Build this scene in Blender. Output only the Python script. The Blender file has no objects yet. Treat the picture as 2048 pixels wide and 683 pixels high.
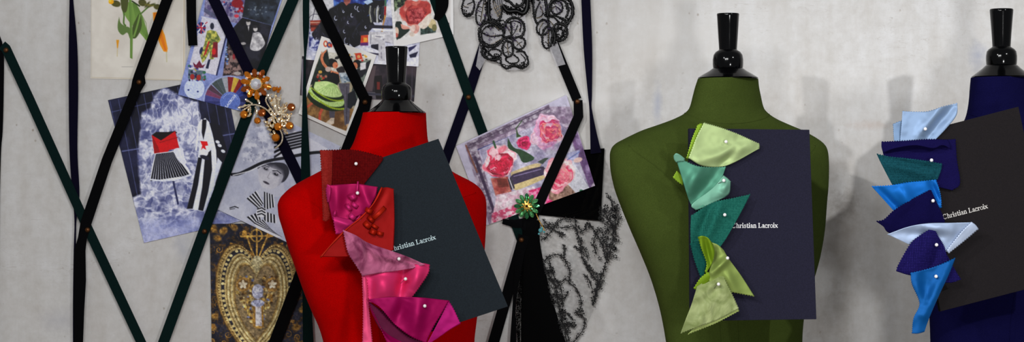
import bpy, bmesh, math, random
import numpy as np
from mathutils import Vector, Matrix
from mathutils.geometry import tessellate_polygon

SC = bpy.context.scene
COL = SC.collection
CAMD, FPX, CZ = 4.0, 4000.0, 1.35          # camera distance from the wall (m), focal length (px), camera height (m)
rnd = random.Random(7)

# ------------------------------------------------------------------ basics
def P(px, py, d):
    """the point that stands d metres in front of the wall, seen at (px, py)"""
    k = (CAMD - d) / FPX
    return Vector(((px - 1024) * k, -d, CZ - (py - 341.5) * k))

def lin(c):
    if isinstance(c, str):
        c = [int(c[i:i + 2], 16) for i in (0, 2, 4)]
    out = []
    for v in c:
        v = v / 255.0
        out.append(v / 12.92 if v <= 0.04045 else ((v + 0.055) / 1.055) ** 2.4)
    return out

def empty(name, loc):
    o = bpy.data.objects.new(name, None)
    o.location = loc
    o.empty_display_size = 0.02
    COL.objects.link(o)
    return o

def tag(o, label=None, cat=None, group=None, kind=None):
    if label: o['label'] = label
    if cat: o['category'] = cat
    if group: o['group'] = group
    if kind: o['kind'] = kind
    return o

def thing(name, label, cat, loc, group=None):
    return tag(empty(name, loc), label, cat, group)

def wloc(o):
    v = Vector((0, 0, 0))
    while o is not None:
        v += o.location
        o = o.parent
    return v

class MB:
    """collects vertices and faces of ONE mesh object (world coordinates)"""
    def __init__(s):
        s.v, s.f, s.m = [], [], []
    def add(s, vs, fs, mi=0):
        b = len(s.v)
        s.v.extend(Vector(p) for p in vs)
        s.f.extend(tuple(b + i for i in f) for f in fs)
        s.m.extend([mi] * len(fs))
    def grid(s, rows, mi=0, closed=False):
        n = len(rows[0]); b = []
        fs = []
        for i in range(len(rows) - 1):
            for j in range(n if closed else n - 1):
                k = (j + 1) % n
                fs.append((i * n + j, i * n + k, (i + 1) * n + k, (i + 1) * n + j))
        s.add([p for r in rows for p in r], fs, mi)
    def box(s, c, e, mi=0):
        x, y, z = c; a, b, d = e[0] / 2, e[1] / 2, e[2] / 2
        vs = [(x + i * a, y + j * b, z + k * d) for i in (-1, 1) for j in (-1, 1) for k in (-1, 1)]
        s.add(vs, [(0, 1, 3, 2), (4, 6, 7, 5), (0, 4, 5, 1), (2, 3, 7, 6), (0, 2, 6, 4), (1, 5, 7, 3)], mi)
    def hexa(s, q0, q1, mi=0):
        s.add(list(q0) + list(q1), [(0, 1, 2, 3), (7, 6, 5, 4), (0, 4, 5, 1), (1, 5, 6, 2), (2, 6, 7, 3), (3, 7, 4, 0)], mi)
    def tube(s, pts, r, n=8, mi=0, flat=None):
        """r: number or list; flat: squash factor across the view axis"""
        pts = [Vector(p) for p in pts]
        rr = r if isinstance(r, (list, tuple)) else [r] * len(pts)
        rows = []; prev = None
        for i, p in enumerate(pts):
            t = (pts[min(i + 1, len(pts) - 1)] - pts[max(i - 1, 0)])
            if t.length < 1e-9: t = Vector((0, 0, 1))
            t.normalize()
            a = Vector((0, -1, 0)) if abs(t.y) < 0.9 else Vector((1, 0, 0))
            if prev is not None: a = prev
            u = (a - t * a.dot(t)); u.normalize()
            w = t.cross(u); prev = u
            f = flat or 1.0
            rows.append([p + (u * math.cos(q) * f + w * math.sin(q)) * rr[i] for q in [2 * math.pi * k / n for k in range(n)]])
        b = len(s.v)
        s.grid(rows, mi, True)
        s.f.append(tuple(b + k for k in range(n - 1, -1, -1))); s.m.append(mi)
        e = b + (len(pts) - 1) * n
        s.f.append(tuple(e + k for k in range(n))); s.m.append(mi)
    def ball(s, c, r, n=10, mi=0, sc=(1, 1, 1)):
        c = Vector(c); rows = []
        m = max(4, n // 2 + 1)
        for i in range(m + 1):
            a = math.pi * i / m
            q = max(math.sin(a), 0.02)
            rows.append([c + Vector((math.cos(t) * q * r * sc[0], math.sin(t) * q * r * sc[1], math.cos(a) * r * sc[2])) for t in [2 * math.pi * k / n for k in range(n)]])
        s.grid(rows, mi, True)
    def stone(s, c, r, mi=0):
        """small brilliant turned at random: flat facets"""
        c = Vector(c); R = Matrix.Rotation(rnd.uniform(0, 6.28), 3, 'Y') @ Matrix.Rotation(rnd.uniform(-.5, .5), 3, 'X') @ Matrix.Rotation(rnd.uniform(-.5, .5), 3, 'Z')
        n = 6
        rows = [[c + R @ Vector((math.cos(6.2832 * k / n + o) * rr, -h, math.sin(6.2832 * k / n + o) * rr)) * r for k in range(n)] for rr, h, o in ((.5, -.6, 0), (1, 0, .26), (.55, .62, 0))]
        s.grid(rows, mi, True); b = len(s.v) - n
        s.f.append(tuple(b + k for k in range(n))); s.m.append(mi)
    def lathe(s, c, prof, n=48, mi=0, axis='z'):
        c = Vector(c); rows = []
        for r, h in prof:
            r = max(r, 1e-5)
            if axis == 'z':
                rows.append([c + Vector((math.cos(t) * r, math.sin(t) * r, h)) for t in [2 * math.pi * k / n for k in range(n)]])
            else:  # towards the viewer
                rows.append([c + Vector((math.cos(t) * r, -h, math.sin(t) * r)) for t in [2 * math.pi * k / n for k in range(n)]])
        s.grid(rows, mi, True)
    def gem(s, c, ang, L, W, H, mi=0, tip=0.5):
        """marquise stone: length L along ang (seen from the front), width W, height H towards the viewer"""
        c = Vector(c); ca, sa = math.cos(ang), math.sin(ang)
        def q(u, v, h): return c + Vector((u * ca - v * sa, -h, u * sa + v * ca))
        out = [(-1, 0), (-.55, .8), (tip * .4, 1), (.7, .7), (1, 0), (.7, -.7), (tip * .4, -1), (-.55, -.8)]
        lo = [q(u * L / 2, v * W / 2, 0) for u, v in out]
        mid = [q(u * L / 2, v * W / 2, H * .45) for u, v in out]
        a_, b_ = rnd.uniform(-.16, .16) * L, rnd.uniform(-.2, .2) * W
        hi = [q(u * L * .26 + a_, v * W * .26 + b_, H * rnd.uniform(.8, 1.15)) for u, v in out]
        s.grid([lo, mid, hi], mi, True)
        s.add(hi, [tuple(range(8))], mi)
    def build(s, name, mat, parent=None, smooth=False, attr=None, mod=None):
        org = wloc(parent) if parent is not None else (sum(s.v, Vector()) / max(1, len(s.v)))
        me = bpy.data.meshes.new(name)
        me.from_pydata([tuple(p - org) for p in s.v], [], s.f)
        for m in (mat if isinstance(mat, (list, tuple)) else [mat]): me.materials.append(m)
        if any(s.m): me.polygons.foreach_set('material_index', s.m)
        if smooth: me.polygons.foreach_set('use_smooth', [True] * len(s.f))
        if attr is not None:
            a = me.attributes.new('Col', 'FLOAT_COLOR', 'POINT')
            a.data.foreach_set('color', attr)
        me.update()
        o = bpy.data.objects.new(name, me)
        COL.objects.link(o)
        if parent is not None: o.parent = parent
        else: o.location = org
        if mod: mod(o)
        return o

def fixnormals(o):
    bm = bmesh.new(); bm.from_mesh(o.data)
    bmesh.ops.recalc_face_normals(bm, faces=bm.faces)
    bm.to_mesh(o.data); bm.free()
    return o

def solid(t, off=0):
    def f(o):
        m = o.modifiers.new('thickness', 'SOLIDIFY'); m.thickness = t; m.offset = off
    return f

def crom(pts, n):
    """n+1 samples of a smooth curve through the points, even in length"""
    pts = [np.array(p, float) for p in pts]
    if len(pts) == 2:
        return [pts[0] + (pts[1] - pts[0]) * i / n for i in range(n + 1)]
    A = [2 * pts[0] - pts[1]] + pts + [2 * pts[-1] - pts[-2]]
    fine = []
    for i in range(1, len(A) - 2):
        for k in range(24):
            t = k / 24.0
            p0, p1, p2, p3 = A[i - 1:i + 3]
            fine.append(.5 * (2 * p1 + (p2 - p0) * t + (2 * p0 - 5 * p1 + 4 * p2 - p3) * t * t + (3 * p1 - p0 - 3 * p2 + p3) * t ** 3))
    fine.append(pts[-1])
    L = [0.0]
    for a, b in zip(fine, fine[1:]): L.append(L[-1] + float(np.linalg.norm((b - a)[:2])) + 1e-9)
    out = []; j = 0
    for i in range(n + 1):
        s_ = L[-1] * i / n
        while j < len(L) - 2 and L[j + 1] < s_: j += 1
        f = (s_ - L[j]) / (L[j + 1] - L[j])
        out.append(fine[j] + (fine[j + 1] - fine[j]) * min(max(f, 0), 1))
    return out

def pchip(xs, ys, x):
    xs = np.array(xs, float); ys = np.array(ys, float); x = np.asarray(x, float)
    h = np.diff(xs); dl = np.diff(ys) / h; m = np.zeros_like(ys)
    m[0], m[-1] = dl[0], dl[-1]
    for i in range(1, len(xs) - 1):
        if dl[i - 1] * dl[i] > 0:
            w1, w2 = 2 * h[i] + h[i - 1], h[i] + 2 * h[i - 1]
            m[i] = (w1 + w2) / (w1 / dl[i - 1] + w2 / dl[i])
    k = np.clip(np.searchsorted(xs, x) - 1, 0, len(xs) - 2)
    t = (x - xs[k]) / h[k]
    return ((1 + 2 * t) * (1 - t) ** 2 * ys[k] + t * (1 - t) ** 2 * h[k] * m[k] + t * t * (3 - 2 * t) * ys[k + 1] + t * t * (t - 1) * h[k] * m[k + 1])

# ------------------------------------------------------------------ materials
def newmat(name):
    m = bpy.data.materials.new(name); m.use_nodes = True
    nt = m.node_tree; b = nt.nodes['Principled BSDF']
    return m, nt, b

def nd(nt, t, ins=None, **kw):
    n = nt.nodes.new(t)
    for k, v in kw.items(): setattr(n, k, v)
    for k, v in (ins or {}).items():
        if hasattr(v, 'is_output'): nt.links.new(v, n.inputs[k])
        else: n.inputs[k].default_value = v
    return n

def c4(c): return tuple(lin(c)) + (1,)

def ramp(nt, fac, stops, interp='LINEAR'):
    r = nd(nt, 'ShaderNodeValToRGB', {'Fac': fac}); e = r.color_ramp.elements
    r.color_ramp.interpolation = interp
    while len(e) < len(stops): e.new(.5)
    for q, (p, c) in zip(e, stops):
        q.position = p; q.color = c if len(c) == 4 else c + (1,)
    return r.outputs['Color']

def mix(nt, f, a, b, mode='MIX'):
    n = nd(nt, 'ShaderNodeMix', data_type='RGBA', blend_type=mode)
    for k, v in ((0, f), (6, a), (7, b)):
        if hasattr(v, 'is_output'): nt.links.new(v, n.inputs[k])
        else: n.inputs[k].default_value = v
    return n.outputs[2]

def objco(nt, scale=(1, 1, 1)):
    t = nd(nt, 'ShaderNodeTexCoord')
    mp = nd(nt, 'ShaderNodeMapping', {'Vector': t.outputs['Object'], 'Scale': scale})
    return mp.outputs['Vector']

def bump(nt, b, h, strength=.3, dist=.001):
    n = nd(nt, 'ShaderNodeBump', {'Height': h, 'Strength': strength, 'Distance': dist})
    nt.links.new(n.outputs['Normal'], b.inputs['Normal'])

def plain(name, c, rough=.5, metal=0, spec=.5, coat=0, noise=0, nscale=200, bumpy=0, sheen=0, trans=0, ior=1.5):
    m, nt, b = newmat(name)
    b.inputs['Base Color'].default_value = c4(c)
    b.inputs['Roughness'].default_value = rough
    b.inputs['Metallic'].default_value = metal
    b.inputs['Specular IOR Level'].default_value = spec
    b.inputs['Coat Weight'].default_value = coat
    b.inputs['Coat Roughness'].default_value = .05
    b.inputs['Sheen Weight'].default_value = sheen
    b.inputs['Transmission Weight'].default_value = trans
    b.inputs['IOR'].default_value = ior
    if noise or bumpy:
        v = objco(nt)
        n = nd(nt, 'ShaderNodeTexNoise', {'Vector': v, 'Scale': nscale, 'Detail': 4.0})
        if noise:
            l = lin(c)
            lo = tuple(x * (1 - noise) for x in l) + (1,); hi = tuple(min(1, x * (1 + noise)) for x in l) + (1,)
            nt.links.new(ramp(nt, n.outputs['Fac'], [(.3, lo), (.7, hi)]), b.inputs['Base Color'])
        if bumpy: bump(nt, b, n.outputs['Fac'], bumpy, .001)
    return m

def felt(name, c):
    m, nt, b = newmat(name)
    v = objco(nt)
    n1 = nd(nt, 'ShaderNodeTexNoise', {'Vector': v, 'Scale': 700.0, 'Detail': 3.0})
    n2 = nd(nt, 'ShaderNodeTexNoise', {'Vector': v, 'Scale': 60.0, 'Detail': 4.0})
    l = lin(c)
    n3 = nd(nt, 'ShaderNodeMath', {0: n2.outputs['Fac'], 1: .25}, operation='MULTIPLY')
    f = nd(nt, 'ShaderNodeMath', {0: n1.outputs['Fac'], 1: n3.outputs[0]}, operation='ADD')
    nt.links.new(ramp(nt, f.outputs[0], [(.35, tuple(x * .75 for x in l)), (.62, tuple(x * .95 for x in l)), (.85, tuple(min(1, x * 1.15) for x in l))]), b.inputs['Base Color'])
    b.inputs['Roughness'].default_value = .95
    b.inputs['Specular IOR Level'].default_value = .02
    bump(nt, b, n1.outputs['Fac'], .35, .0008)
    return m

def satin(name, c, rough=.38, sheen=.15, spec=.45):
    m, nt, b = newmat(name)
    rough, sheen, spec = .52, 0, .15
    b.inputs['Metallic'].default_value = .42
    b.inputs['Base Color'].default_value = c4(c)
    b.inputs['Roughness'].default_value = rough
    b.inputs['Specular IOR Level'].default_value = spec
    b.inputs['Sheen Weight'].default_value = sheen
    v = objco(nt, (1, 1, 1))
    n = nd(nt, 'ShaderNodeTexNoise', {'Vector': v, 'Scale': 22.0, 'Detail': 1.0})
    n2 = nd(nt, 'ShaderNodeTexNoise', {'Vector': v, 'Scale': 900.0, 'Detail': 1.0})
    a = nd(nt, 'ShaderNodeMath', {0: n2.outputs['Fac'], 1: .06}, operation='MULTIPLY')
    s = nd(nt, 'ShaderNodeMath', {0: n.outputs['Fac'], 1: a.outputs[0]}, operation='ADD')
    bump(nt, b, s.outputs[0], .3, .004)
    return m

def velvet(name, c, hi):
    m, nt, b = newmat(name)
    v = objco(nt)
    n = nd(nt, 'ShaderNodeTexNoise', {'Vector': v, 'Scale': 26.0, 'Detail': 5.0, 'Distortion': 1.4})
    nt.links.new(ramp(nt, n.outputs['Fac'], [(.35, c4(c)), (.65, c4(hi))]), b.inputs['Base Color'])
    b.inputs['Roughness'].default_value = .8
    b.inputs['Sheen Weight'].default_value = .15
    b.inputs['Specular IOR Level'].default_value = .15
    bump(nt, b, n.outputs['Fac'], .8, .004)
    return m

def burlap(name, c, hi, scale=1250.0):
    """coarse woven cloth: two sets of threads"""
    m, nt, b = newmat(name)
    v = objco(nt)
    wa = nd(nt, 'ShaderNodeTexWave', {'Vector': v, 'Scale': scale / 6.283, 'Distortion': 1.1, 'Detail': 1.0, 'Detail Scale': 3.0}, bands_direction='X')
    wb = nd(nt, 'ShaderNodeTexWave', {'Vector': v, 'Scale': scale / 6.283, 'Distortion': 1.1, 'Detail': 1.0, 'Detail Scale': 3.0}, bands_direction='Z')
    s = nd(nt, 'ShaderNodeMath', {0: wa.outputs['Fac'], 1: wb.outputs['Fac']}, operation='MULTIPLY')
    n = nd(nt, 'ShaderNodeTexNoise', {'Vector': v, 'Scale': 260.0, 'Detail': 2.0})
    f = nd(nt, 'ShaderNodeMath', {0: s.outputs[0], 1: n.outputs['Fac']}, operation='MULTIPLY')
    nt.links.new(ramp(nt, f.outputs[0], [(.02, c4(c)), (.45, c4(hi))]), b.inputs['Base Color'])
    b.inputs['Roughness'].default_value = .8
    b.inputs['Specular IOR Level'].default_value = .04
    bump(nt, b, s.outputs[0], .7, .0012)
    return m

def print_mat():
    m, nt, b = newmat('printed_paper')
    a = nd(nt, 'ShaderNodeAttribute', attribute_name='Col')
    nt.links.new(a.outputs['Color'], b.inputs['Base Color'])
    b.inputs['Roughness'].default_value = .55
    b.inputs['Specular IOR Level'].default_value = .2
    return m
PRINT = print_mat()
# ------------------------------------------------------------------ the setting
def wall_mat():
    m, nt, b = newmat('aged_plaster')
    v = objco(nt)
    big = nd(nt, 'ShaderNodeTexNoise', {'Vector': v, 'Scale': 3.2, 'Detail': 7.0, 'Roughness': .62, 'Distortion': .6})
    vs = objco(nt, (9, 1, 1.4))
    streak = nd(nt, 'ShaderNodeTexNoise', {'Vector': vs, 'Scale': 2.6, 'Detail': 6.0, 'Roughness': .6})
    fine = nd(nt, 'ShaderNodeTexNoise', {'Vector': v, 'Scale': 46.0, 'Detail': 6.0, 'Roughness': .7})
    c = ramp(nt, big.outputs['Fac'], [(.30, c4('d3d0cd')), (.5, c4('d9d8d7')), (.7, c4('dfdfe0'))])
    c = mix(nt, .5, c, ramp(nt, streak.outputs['Fac'], [(.32, c4('dedad4')), (.6, c4('f4f4f4'))]), 'MULTIPLY')
    c = mix(nt, .45, c, ramp(nt, fine.outputs['Fac'], [(.3, c4('d6d2cc')), (.62, c4('f8f8f8'))]), 'MULTIPLY')
    # small pits and scuffs
    pv = nd(nt, 'ShaderNodeTexVoronoi', {'Vector': objco(nt, (1, 1, .8)), 'Scale': 42.0, 'Randomness': 1.0})
    pd = nd(nt, 'ShaderNodeTexNoise', {'Vector': v, 'Scale': 120.0, 'Detail': 3.0})
    ds = nd(nt, 'ShaderNodeMath', {0: pd.outputs['Fac'], 1: .16}, operation='MULTIPLY')
    dd = nd(nt, 'ShaderNodeMath', {0: pv.outputs['Distance'], 1: ds.outputs[0]}, operation='ADD')
    spots = ramp(nt, dd.outputs[0], [(.12, (0, 0, 0)), (.19, (1, 1, 1))])
    sel = nd(nt, 'ShaderNodeTexNoise', {'Vector': v, 'Scale': 5.0, 'Detail': 2.0})
    selr = ramp(nt, sel.outputs['Fac'], [(.50, (0, 0, 0)), (.60, (.8, .8, .8))])
    inv = nd(nt, 'ShaderNodeInvert', {'Color': spots})
    k = mix(nt, 1.0, inv.outputs['Color'], selr, 'MULTIPLY')
    c = mix(nt, k, c, c4('96887a'))
    # thin scratches
    wv = nd(nt, 'ShaderNodeTexNoise', {'Vector': objco(nt, (1.2, 1, 6)), 'Scale': 9.0, 'Detail': 3.0, 'Distortion': 1.5})
    sc_ = ramp(nt, wv.outputs['Fac'], [(.492, (0, 0, 0)), (.5, (1, 1, 1)), (.506, (0, 0, 0))])
    sc2 = mix(nt, 1.0, sc_, ramp(nt, big.outputs['Fac'], [(.48, (0, 0, 0)), (.6, (.55, .55, .55))]), 'MULTIPLY')
    c = mix(nt, sc2, c, c4('aaa39b'))
    # stains and patches: bluish, brownish, grey and pale, with their own soft outline
    geo = nd(nt, 'ShaderNodeTexCoord')
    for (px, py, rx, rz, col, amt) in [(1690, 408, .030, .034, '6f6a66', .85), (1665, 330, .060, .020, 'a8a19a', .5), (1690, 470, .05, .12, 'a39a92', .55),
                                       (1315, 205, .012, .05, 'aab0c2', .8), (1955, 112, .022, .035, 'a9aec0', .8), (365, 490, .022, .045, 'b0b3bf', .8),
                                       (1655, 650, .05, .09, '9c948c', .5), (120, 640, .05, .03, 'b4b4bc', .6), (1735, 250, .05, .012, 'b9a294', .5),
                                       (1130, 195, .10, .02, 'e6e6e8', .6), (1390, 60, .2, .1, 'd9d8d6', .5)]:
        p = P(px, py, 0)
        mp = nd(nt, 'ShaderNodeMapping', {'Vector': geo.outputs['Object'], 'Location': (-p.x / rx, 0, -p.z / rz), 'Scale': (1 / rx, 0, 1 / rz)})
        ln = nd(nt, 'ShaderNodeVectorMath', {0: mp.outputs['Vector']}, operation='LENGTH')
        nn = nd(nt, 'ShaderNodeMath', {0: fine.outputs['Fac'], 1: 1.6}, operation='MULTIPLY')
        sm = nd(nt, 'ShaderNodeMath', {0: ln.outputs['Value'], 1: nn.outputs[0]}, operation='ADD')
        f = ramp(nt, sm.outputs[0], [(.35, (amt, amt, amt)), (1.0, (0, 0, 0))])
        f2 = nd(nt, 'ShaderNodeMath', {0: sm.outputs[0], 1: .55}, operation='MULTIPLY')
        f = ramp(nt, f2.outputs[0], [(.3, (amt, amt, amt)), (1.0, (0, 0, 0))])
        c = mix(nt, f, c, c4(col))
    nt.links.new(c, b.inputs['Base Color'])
    b.inputs['Roughness'].default_value = .85
    b.inputs['Specular IOR Level'].default_value = .2
    h = nd(nt, 'ShaderNodeMath', {0: fine.outputs['Fac'], 1: spots}, operation='ADD')
    bump(nt, b, h.outputs[0], .25, .002)
    return m

mb = MB(); mb.box((0, .06, 1.5), (6.4, .12, 3.0))
o = mb.build('wall_back', wall_mat()); tag(o, 'pale aged plaster wall with faint stains and pits behind everything', 'wall', kind='structure')
# keep the plaster's object coordinates at the world's origin
o.data.transform(Matrix.Translation(o.location)); o.location = (0, 0, 0)
mb = MB(); mb.box((0, -1.95, -.03), (6.4, 4.14, .06))
o = mb.build('floor', plain('worn_floorboards', 'a09588', .6, noise=.15, nscale=6)); tag(o, 'plain floor that the dress forms stand on', 'floor', kind='structure')

# ------------------------------------------------------------------ dress forms
LACQUER = plain('black_lacquer', '020203', .1, spec=.22)
STANDWOOD = plain('dark_stand_wood', '15110f', .35, noise=.2, nscale=30)
KB = .27                                   # distance of the forms' axis from the wall

TURN = .5                                 # the forms stand turned, their right shoulder nearer the wall
class Form:
    def __init__(s, rows, deps, cx):
        s.cx = cx
        r = np.array(rows, float); d = np.array(deps, float)
        s.r, s.d = r, d
    def at(s, py):
        xl = pchip(s.r[:, 0], s.r[:, 1], py); xr = pchip(s.r[:, 0], s.r[:, 2], py)
        df = pchip(s.d[:, 0], s.d[:, 1], py); db = pchip(s.d[:, 0], s.d[:, 2], py); n = pchip(s.d[:, 0], s.d[:, 3], py)
        return xl, xr, df, db, n
    def pt(s, u, py):
        """point of the front surface; u in -1..1 across, py a height"""
        xl, xr, df, db, n = [float(q) for q in s.at(np.array([py]).ravel())] if False else [float(np.ravel(q)[0]) for q in s.at(np.array([py], float))]
        px = (xl + xr) / 2 + u * (xr - xl) / 2
        b = P(px, py, KB)
        sh = TURN * (b.x - P(s.cx, 0, KB).x); g_ = 1 + sh / (CAMD - KB)
        return Vector((b.x * g_, b.y + sh - df * max(0, 1 - abs(u) ** n) ** (1 / n), CZ + (b.z - CZ) * g_))

def build_form(label, mat, rows, deps, cap, seams, capname='neck finial'):
    f = Form(rows, deps, cap[0])
    y0, y1 = rows[0][0], rows[-1][0]
    cx = sum(f.at(np.array([600.0]))[i][0] for i in (0, 1)) / 2
    base = P(cx, 600, KB); base.z = 0
    t = thing('dress_form', label, 'dress form', base, 'cloth-covered dress forms in a row')
    ys = np.concatenate([np.linspace(y0, y0 + 70, 22)[:-1], np.linspace(y0 + 70, y0 + 230, 90)[:-1], np.linspace(y0 + 230, y1, 60)])
    xl, xr, df, db, n = f.at(ys)
    rows_ = []; N = 96; fx = P(f.cx, 0, KB).x
    for i, py in enumerate(ys):
        c = P((xl[i] + xr[i]) / 2, py, KB); hw = (xr[i] - xl[i]) / 2 * (CAMD - KB) / FPX
        ring = []
        for k in range(N):
            a = 2 * math.pi * k / N; ca, sa = math.cos(a), math.sin(a); e = 2 / n[i]
            x = math.copysign(abs(ca) ** e, ca) * hw
            y = -math.copysign(abs(sa) ** e, sa) * (df[i] if sa > 0 else db[i])
            sh = TURN * (c.x + x - fx); g_ = 1 + sh / (CAMD - KB)
            ring.append(Vector(((c.x + x) * g_, c.y + y + sh, CZ + (c.z - CZ) * g_)))
        rows_.append(ring)
    m = MB(); m.grid(rows_, 0, True)
    m.f.append(tuple(range(N - 1, -1, -1))); m.m.append(0)
    m.f.append(tuple((len(ys) - 1) * N + k for k in range(N))); m.m.append(0)
    body = fixnormals(m.build('torso', mat, t, True))
    # stitched seams, thin welts lying on the cloth
    for sm in seams:
        pts = [f.pt(u, py) + Vector((0, -.0001, 0)) for u, py in [tuple(q) for q in crom(sm, 40)]]
        q = MB(); q.tube(pts, .0009, 6); q.build('seam', mat, body, True)
    # turned neck finial: (px offset radius, py)
    ccx, prof = cap
    k = (CAMD - KB) / FPX
    org = P(ccx, prof[0][1], KB)
    pr = [(r * k, (prof[0][1] - py) * k) for r, py in prof]
    fine = [tuple(q) for q in pr]
    q = MB(); q.lathe(org, [(0, fine[0][1])] + fine + [(0, fine[-1][1])], 56); fin = fixnormals(q.build('neck_finial', LACQUER, t, False))
    for p in fin.data.polygons: p.use_smooth = True
    md = fin.modifiers.new('edges', 'EDGE_SPLIT'); md.split_angle = math.radians(38)
    # the stand under it
    bz = P(0, y1, KB).z
    q = MB(); q.tube([(base.x, base.y, .16), (base.x, base.y, bz + .004)], .014, 16); q.build('pole', STANDWOOD, t, True)
    q = MB(); q.lathe((base.x, base.y, .12), [(0, 0), (.03, 0), (.036, .02), (.036, .06), (.02, .085), (0, .085)], 24); q.build('hub', STANDWOOD, t, True)
    for j in range(3):
        a = math.radians(90 + 120 * j)
        q = MB(); q.tube([(base.x + math.cos(a) * r, base.y + math.sin(a) * r, z) for r, z in ((.02, .15), (.08, .14), (.15, .075), (.2, .016))], [.014, .013, .012, .016], 10)
        q.build('leg', STANDWOOD, t, True)
    return f, t

def capprof(y, s=1.0, top=22, tall=130):
    pass

RED, GREEN, BLUE = 'c40a06', '4a6b2c', '1d1a5c'
g_rows = [(157, 1396, 1516), (175, 1390, 1518), (190, 1386, 1521), (217, 1378, 1528), (227, 1368, 1537), (237, 1349, 1552), (249, 1317, 1578), (260, 1285, 1604),
          (270, 1263, 1623), (278, 1247, 1636), (287, 1231, 1647), (296, 1223, 1653), (310, 1219.5, 1656), (330, 1220, 1657), (370, 1227, 1656), (403, 1238, 1653),
          (453, 1258, 1649), (508, 1282, 1640), (564, 1304, 1625), (628, 1322, 1608), (683, 1332, 1604), (730, 1338, 1606), (800, 1328, 1622), (900, 1306, 1648), (1000, 1296, 1658)]
g_dep = [(157, .056, .056, 2.0), (217, .058, .058, 2.0), (237, .064, .064, 2.0), (262, .074, .07, 2.1), (300, .09, .08, 2.3), (340, .10, .085, 2.3), (400, .114, .09, 2.2), (470, .122, .088, 2.2),
         (530, .116, .084, 2.2), (628, .092, .08, 2.1), (700, .085, .078, 2.1), (800, .10, .1, 2.1), (900, .115, .12, 2.1), (1000, .115, .12, 2.1)]
g_cap = (1456, [(59, 157.5), (60, 155), (56, 152.5), (47, 147), (38, 142), (34, 139), (31, 137), (29.5, 136), (30, 134), (30.5, 128), (30.5, 119), (29, 110), (25, 104), (20, 101), (18, 99), (18, 97), (19.5, 75), (21, 50), (22, 32), (22.5, 29), (21.5, 27)])
def shift(rows, dy, dx=0): return [(r[0] + dy,) + tuple(r[1:]) for r in rows]
gF, gT = build_form('green felt covered dress form holding the upright navy book with pale green cloth pieces', felt('green_felt', '3b471d'), g_rows, g_dep, g_cap,
    [[(-1, 226), (-.6, 238), (0, 249), (.6, 240), (1, 228)], [(-.87, 291), (-.55, 345), (-.34, 420), (-.27, 520), (-.26, 680)], [(0, 560), (0.0, 640), (0, 990)], [(.87, 291), (.6, 345), (.45, 420)]])
r_rows = [(225, 726, 852), (245, 721, 853), (262, 715, 854), (280, 709, 856), (293, 703, 861), (305, 694, 868), (318, 680, 877), (330, 661, 890), (342, 640, 904), (352, 621, 922),
          (360, 606, 938), (368, 592, 951), (376, 580, 960), (386, 569, 967), (397, 560, 971.5), (410, 556, 973), (428, 557.5, 973), (455, 565, 972), (490, 576, 970), (536, 592, 966), (589, 611, 960),
          (621, 624, 956), (653, 638, 952), (683, 647, 949), (735, 655, 950), (800, 648, 962), (900, 626, 988), (1000, 616, 998)]
r_dep = [(225, .058, .058, 2.0), (285, .06, .06, 2.0), (305, .066, .066, 2.0), (335, .076, .072, 2.1), (375, .09, .08, 2.3), (410, .10, .085, 2.3), (470, .114, .09, 2.2), (530, .122, .088, 2.2),
         (590, .114, .084, 2.2), (683, .09, .08, 2.1), (735, .085, .078, 2.1), (800, .1, .1, 2.1), (900, .115, .12, 2.1), (1000, .115, .12, 2.1)]
r_cap = (793, [(57, 226), (57.5, 223.5), (54, 221), (45, 214), (37, 208), (33, 204), (31, 202), (29, 200), (30, 197), (30.5, 190), (30.5, 183), (29, 175), (25, 170), (20, 167), (18, 165), (18, 163), (19.5, 141), (21, 116), (22, 98), (22.5, 95), (21.5, 93)])
rF, rT = build_form('bright red felt covered dress form pinned with red and pink cloth pieces', felt('red_felt', 'b40202'), r_rows, r_dep, r_cap,
    [[(-.93, 384), (-.75, 392), (-.55, 415), (-.3, 470), (-.2, 560), (-.2, 700)], [(.93, 384), (.7, 400), (.5, 430)]])
b_rows = [(155, 1943, 2064), (175, 1941, 2066), (200, 1939, 2068), (220, 1936, 2072), (238, 1931, 2080), (250, 1922, 2095), (262, 1904, 2118), (275, 1884, 2140), (288, 1866, 2158), (300, 1855, 2168), (315, 1850, 2172),
          (340, 1849, 2173), (400, 1850, 2172), (470, 1852, 2168), (540, 1854, 2156), (600, 1858, 2142), (650, 1861, 2132), (683, 1862, 2130), (735, 1864, 2132), (800, 1858, 2140), (900, 1846, 2160), (1000, 1840, 2166)]
b_cap = (2003, [(58, 155.5), (59, 153), (55, 150), (46, 143), (38, 137), (34, 133), (31.5, 131), (29.5, 129.5), (30, 127), (30.5, 120), (30.5, 112), (29, 103), (25, 98), (20, 95), (18, 93), (18, 91), (19.5, 68), (21.5, 42), (23, 24), (23.3, 20), (22, 18)])
bF, bT = build_form('deep navy blue dress form at the far end with a tilted black book', felt('navy_felt', '0d0c32'), b_rows, shift(g_dep, -2), b_cap,
    [[(-1, 228), (-.6, 240), (0, 250), (.6, 242), (1, 230)], [(0, 560), (0, 640), (0, 990)]])

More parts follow.
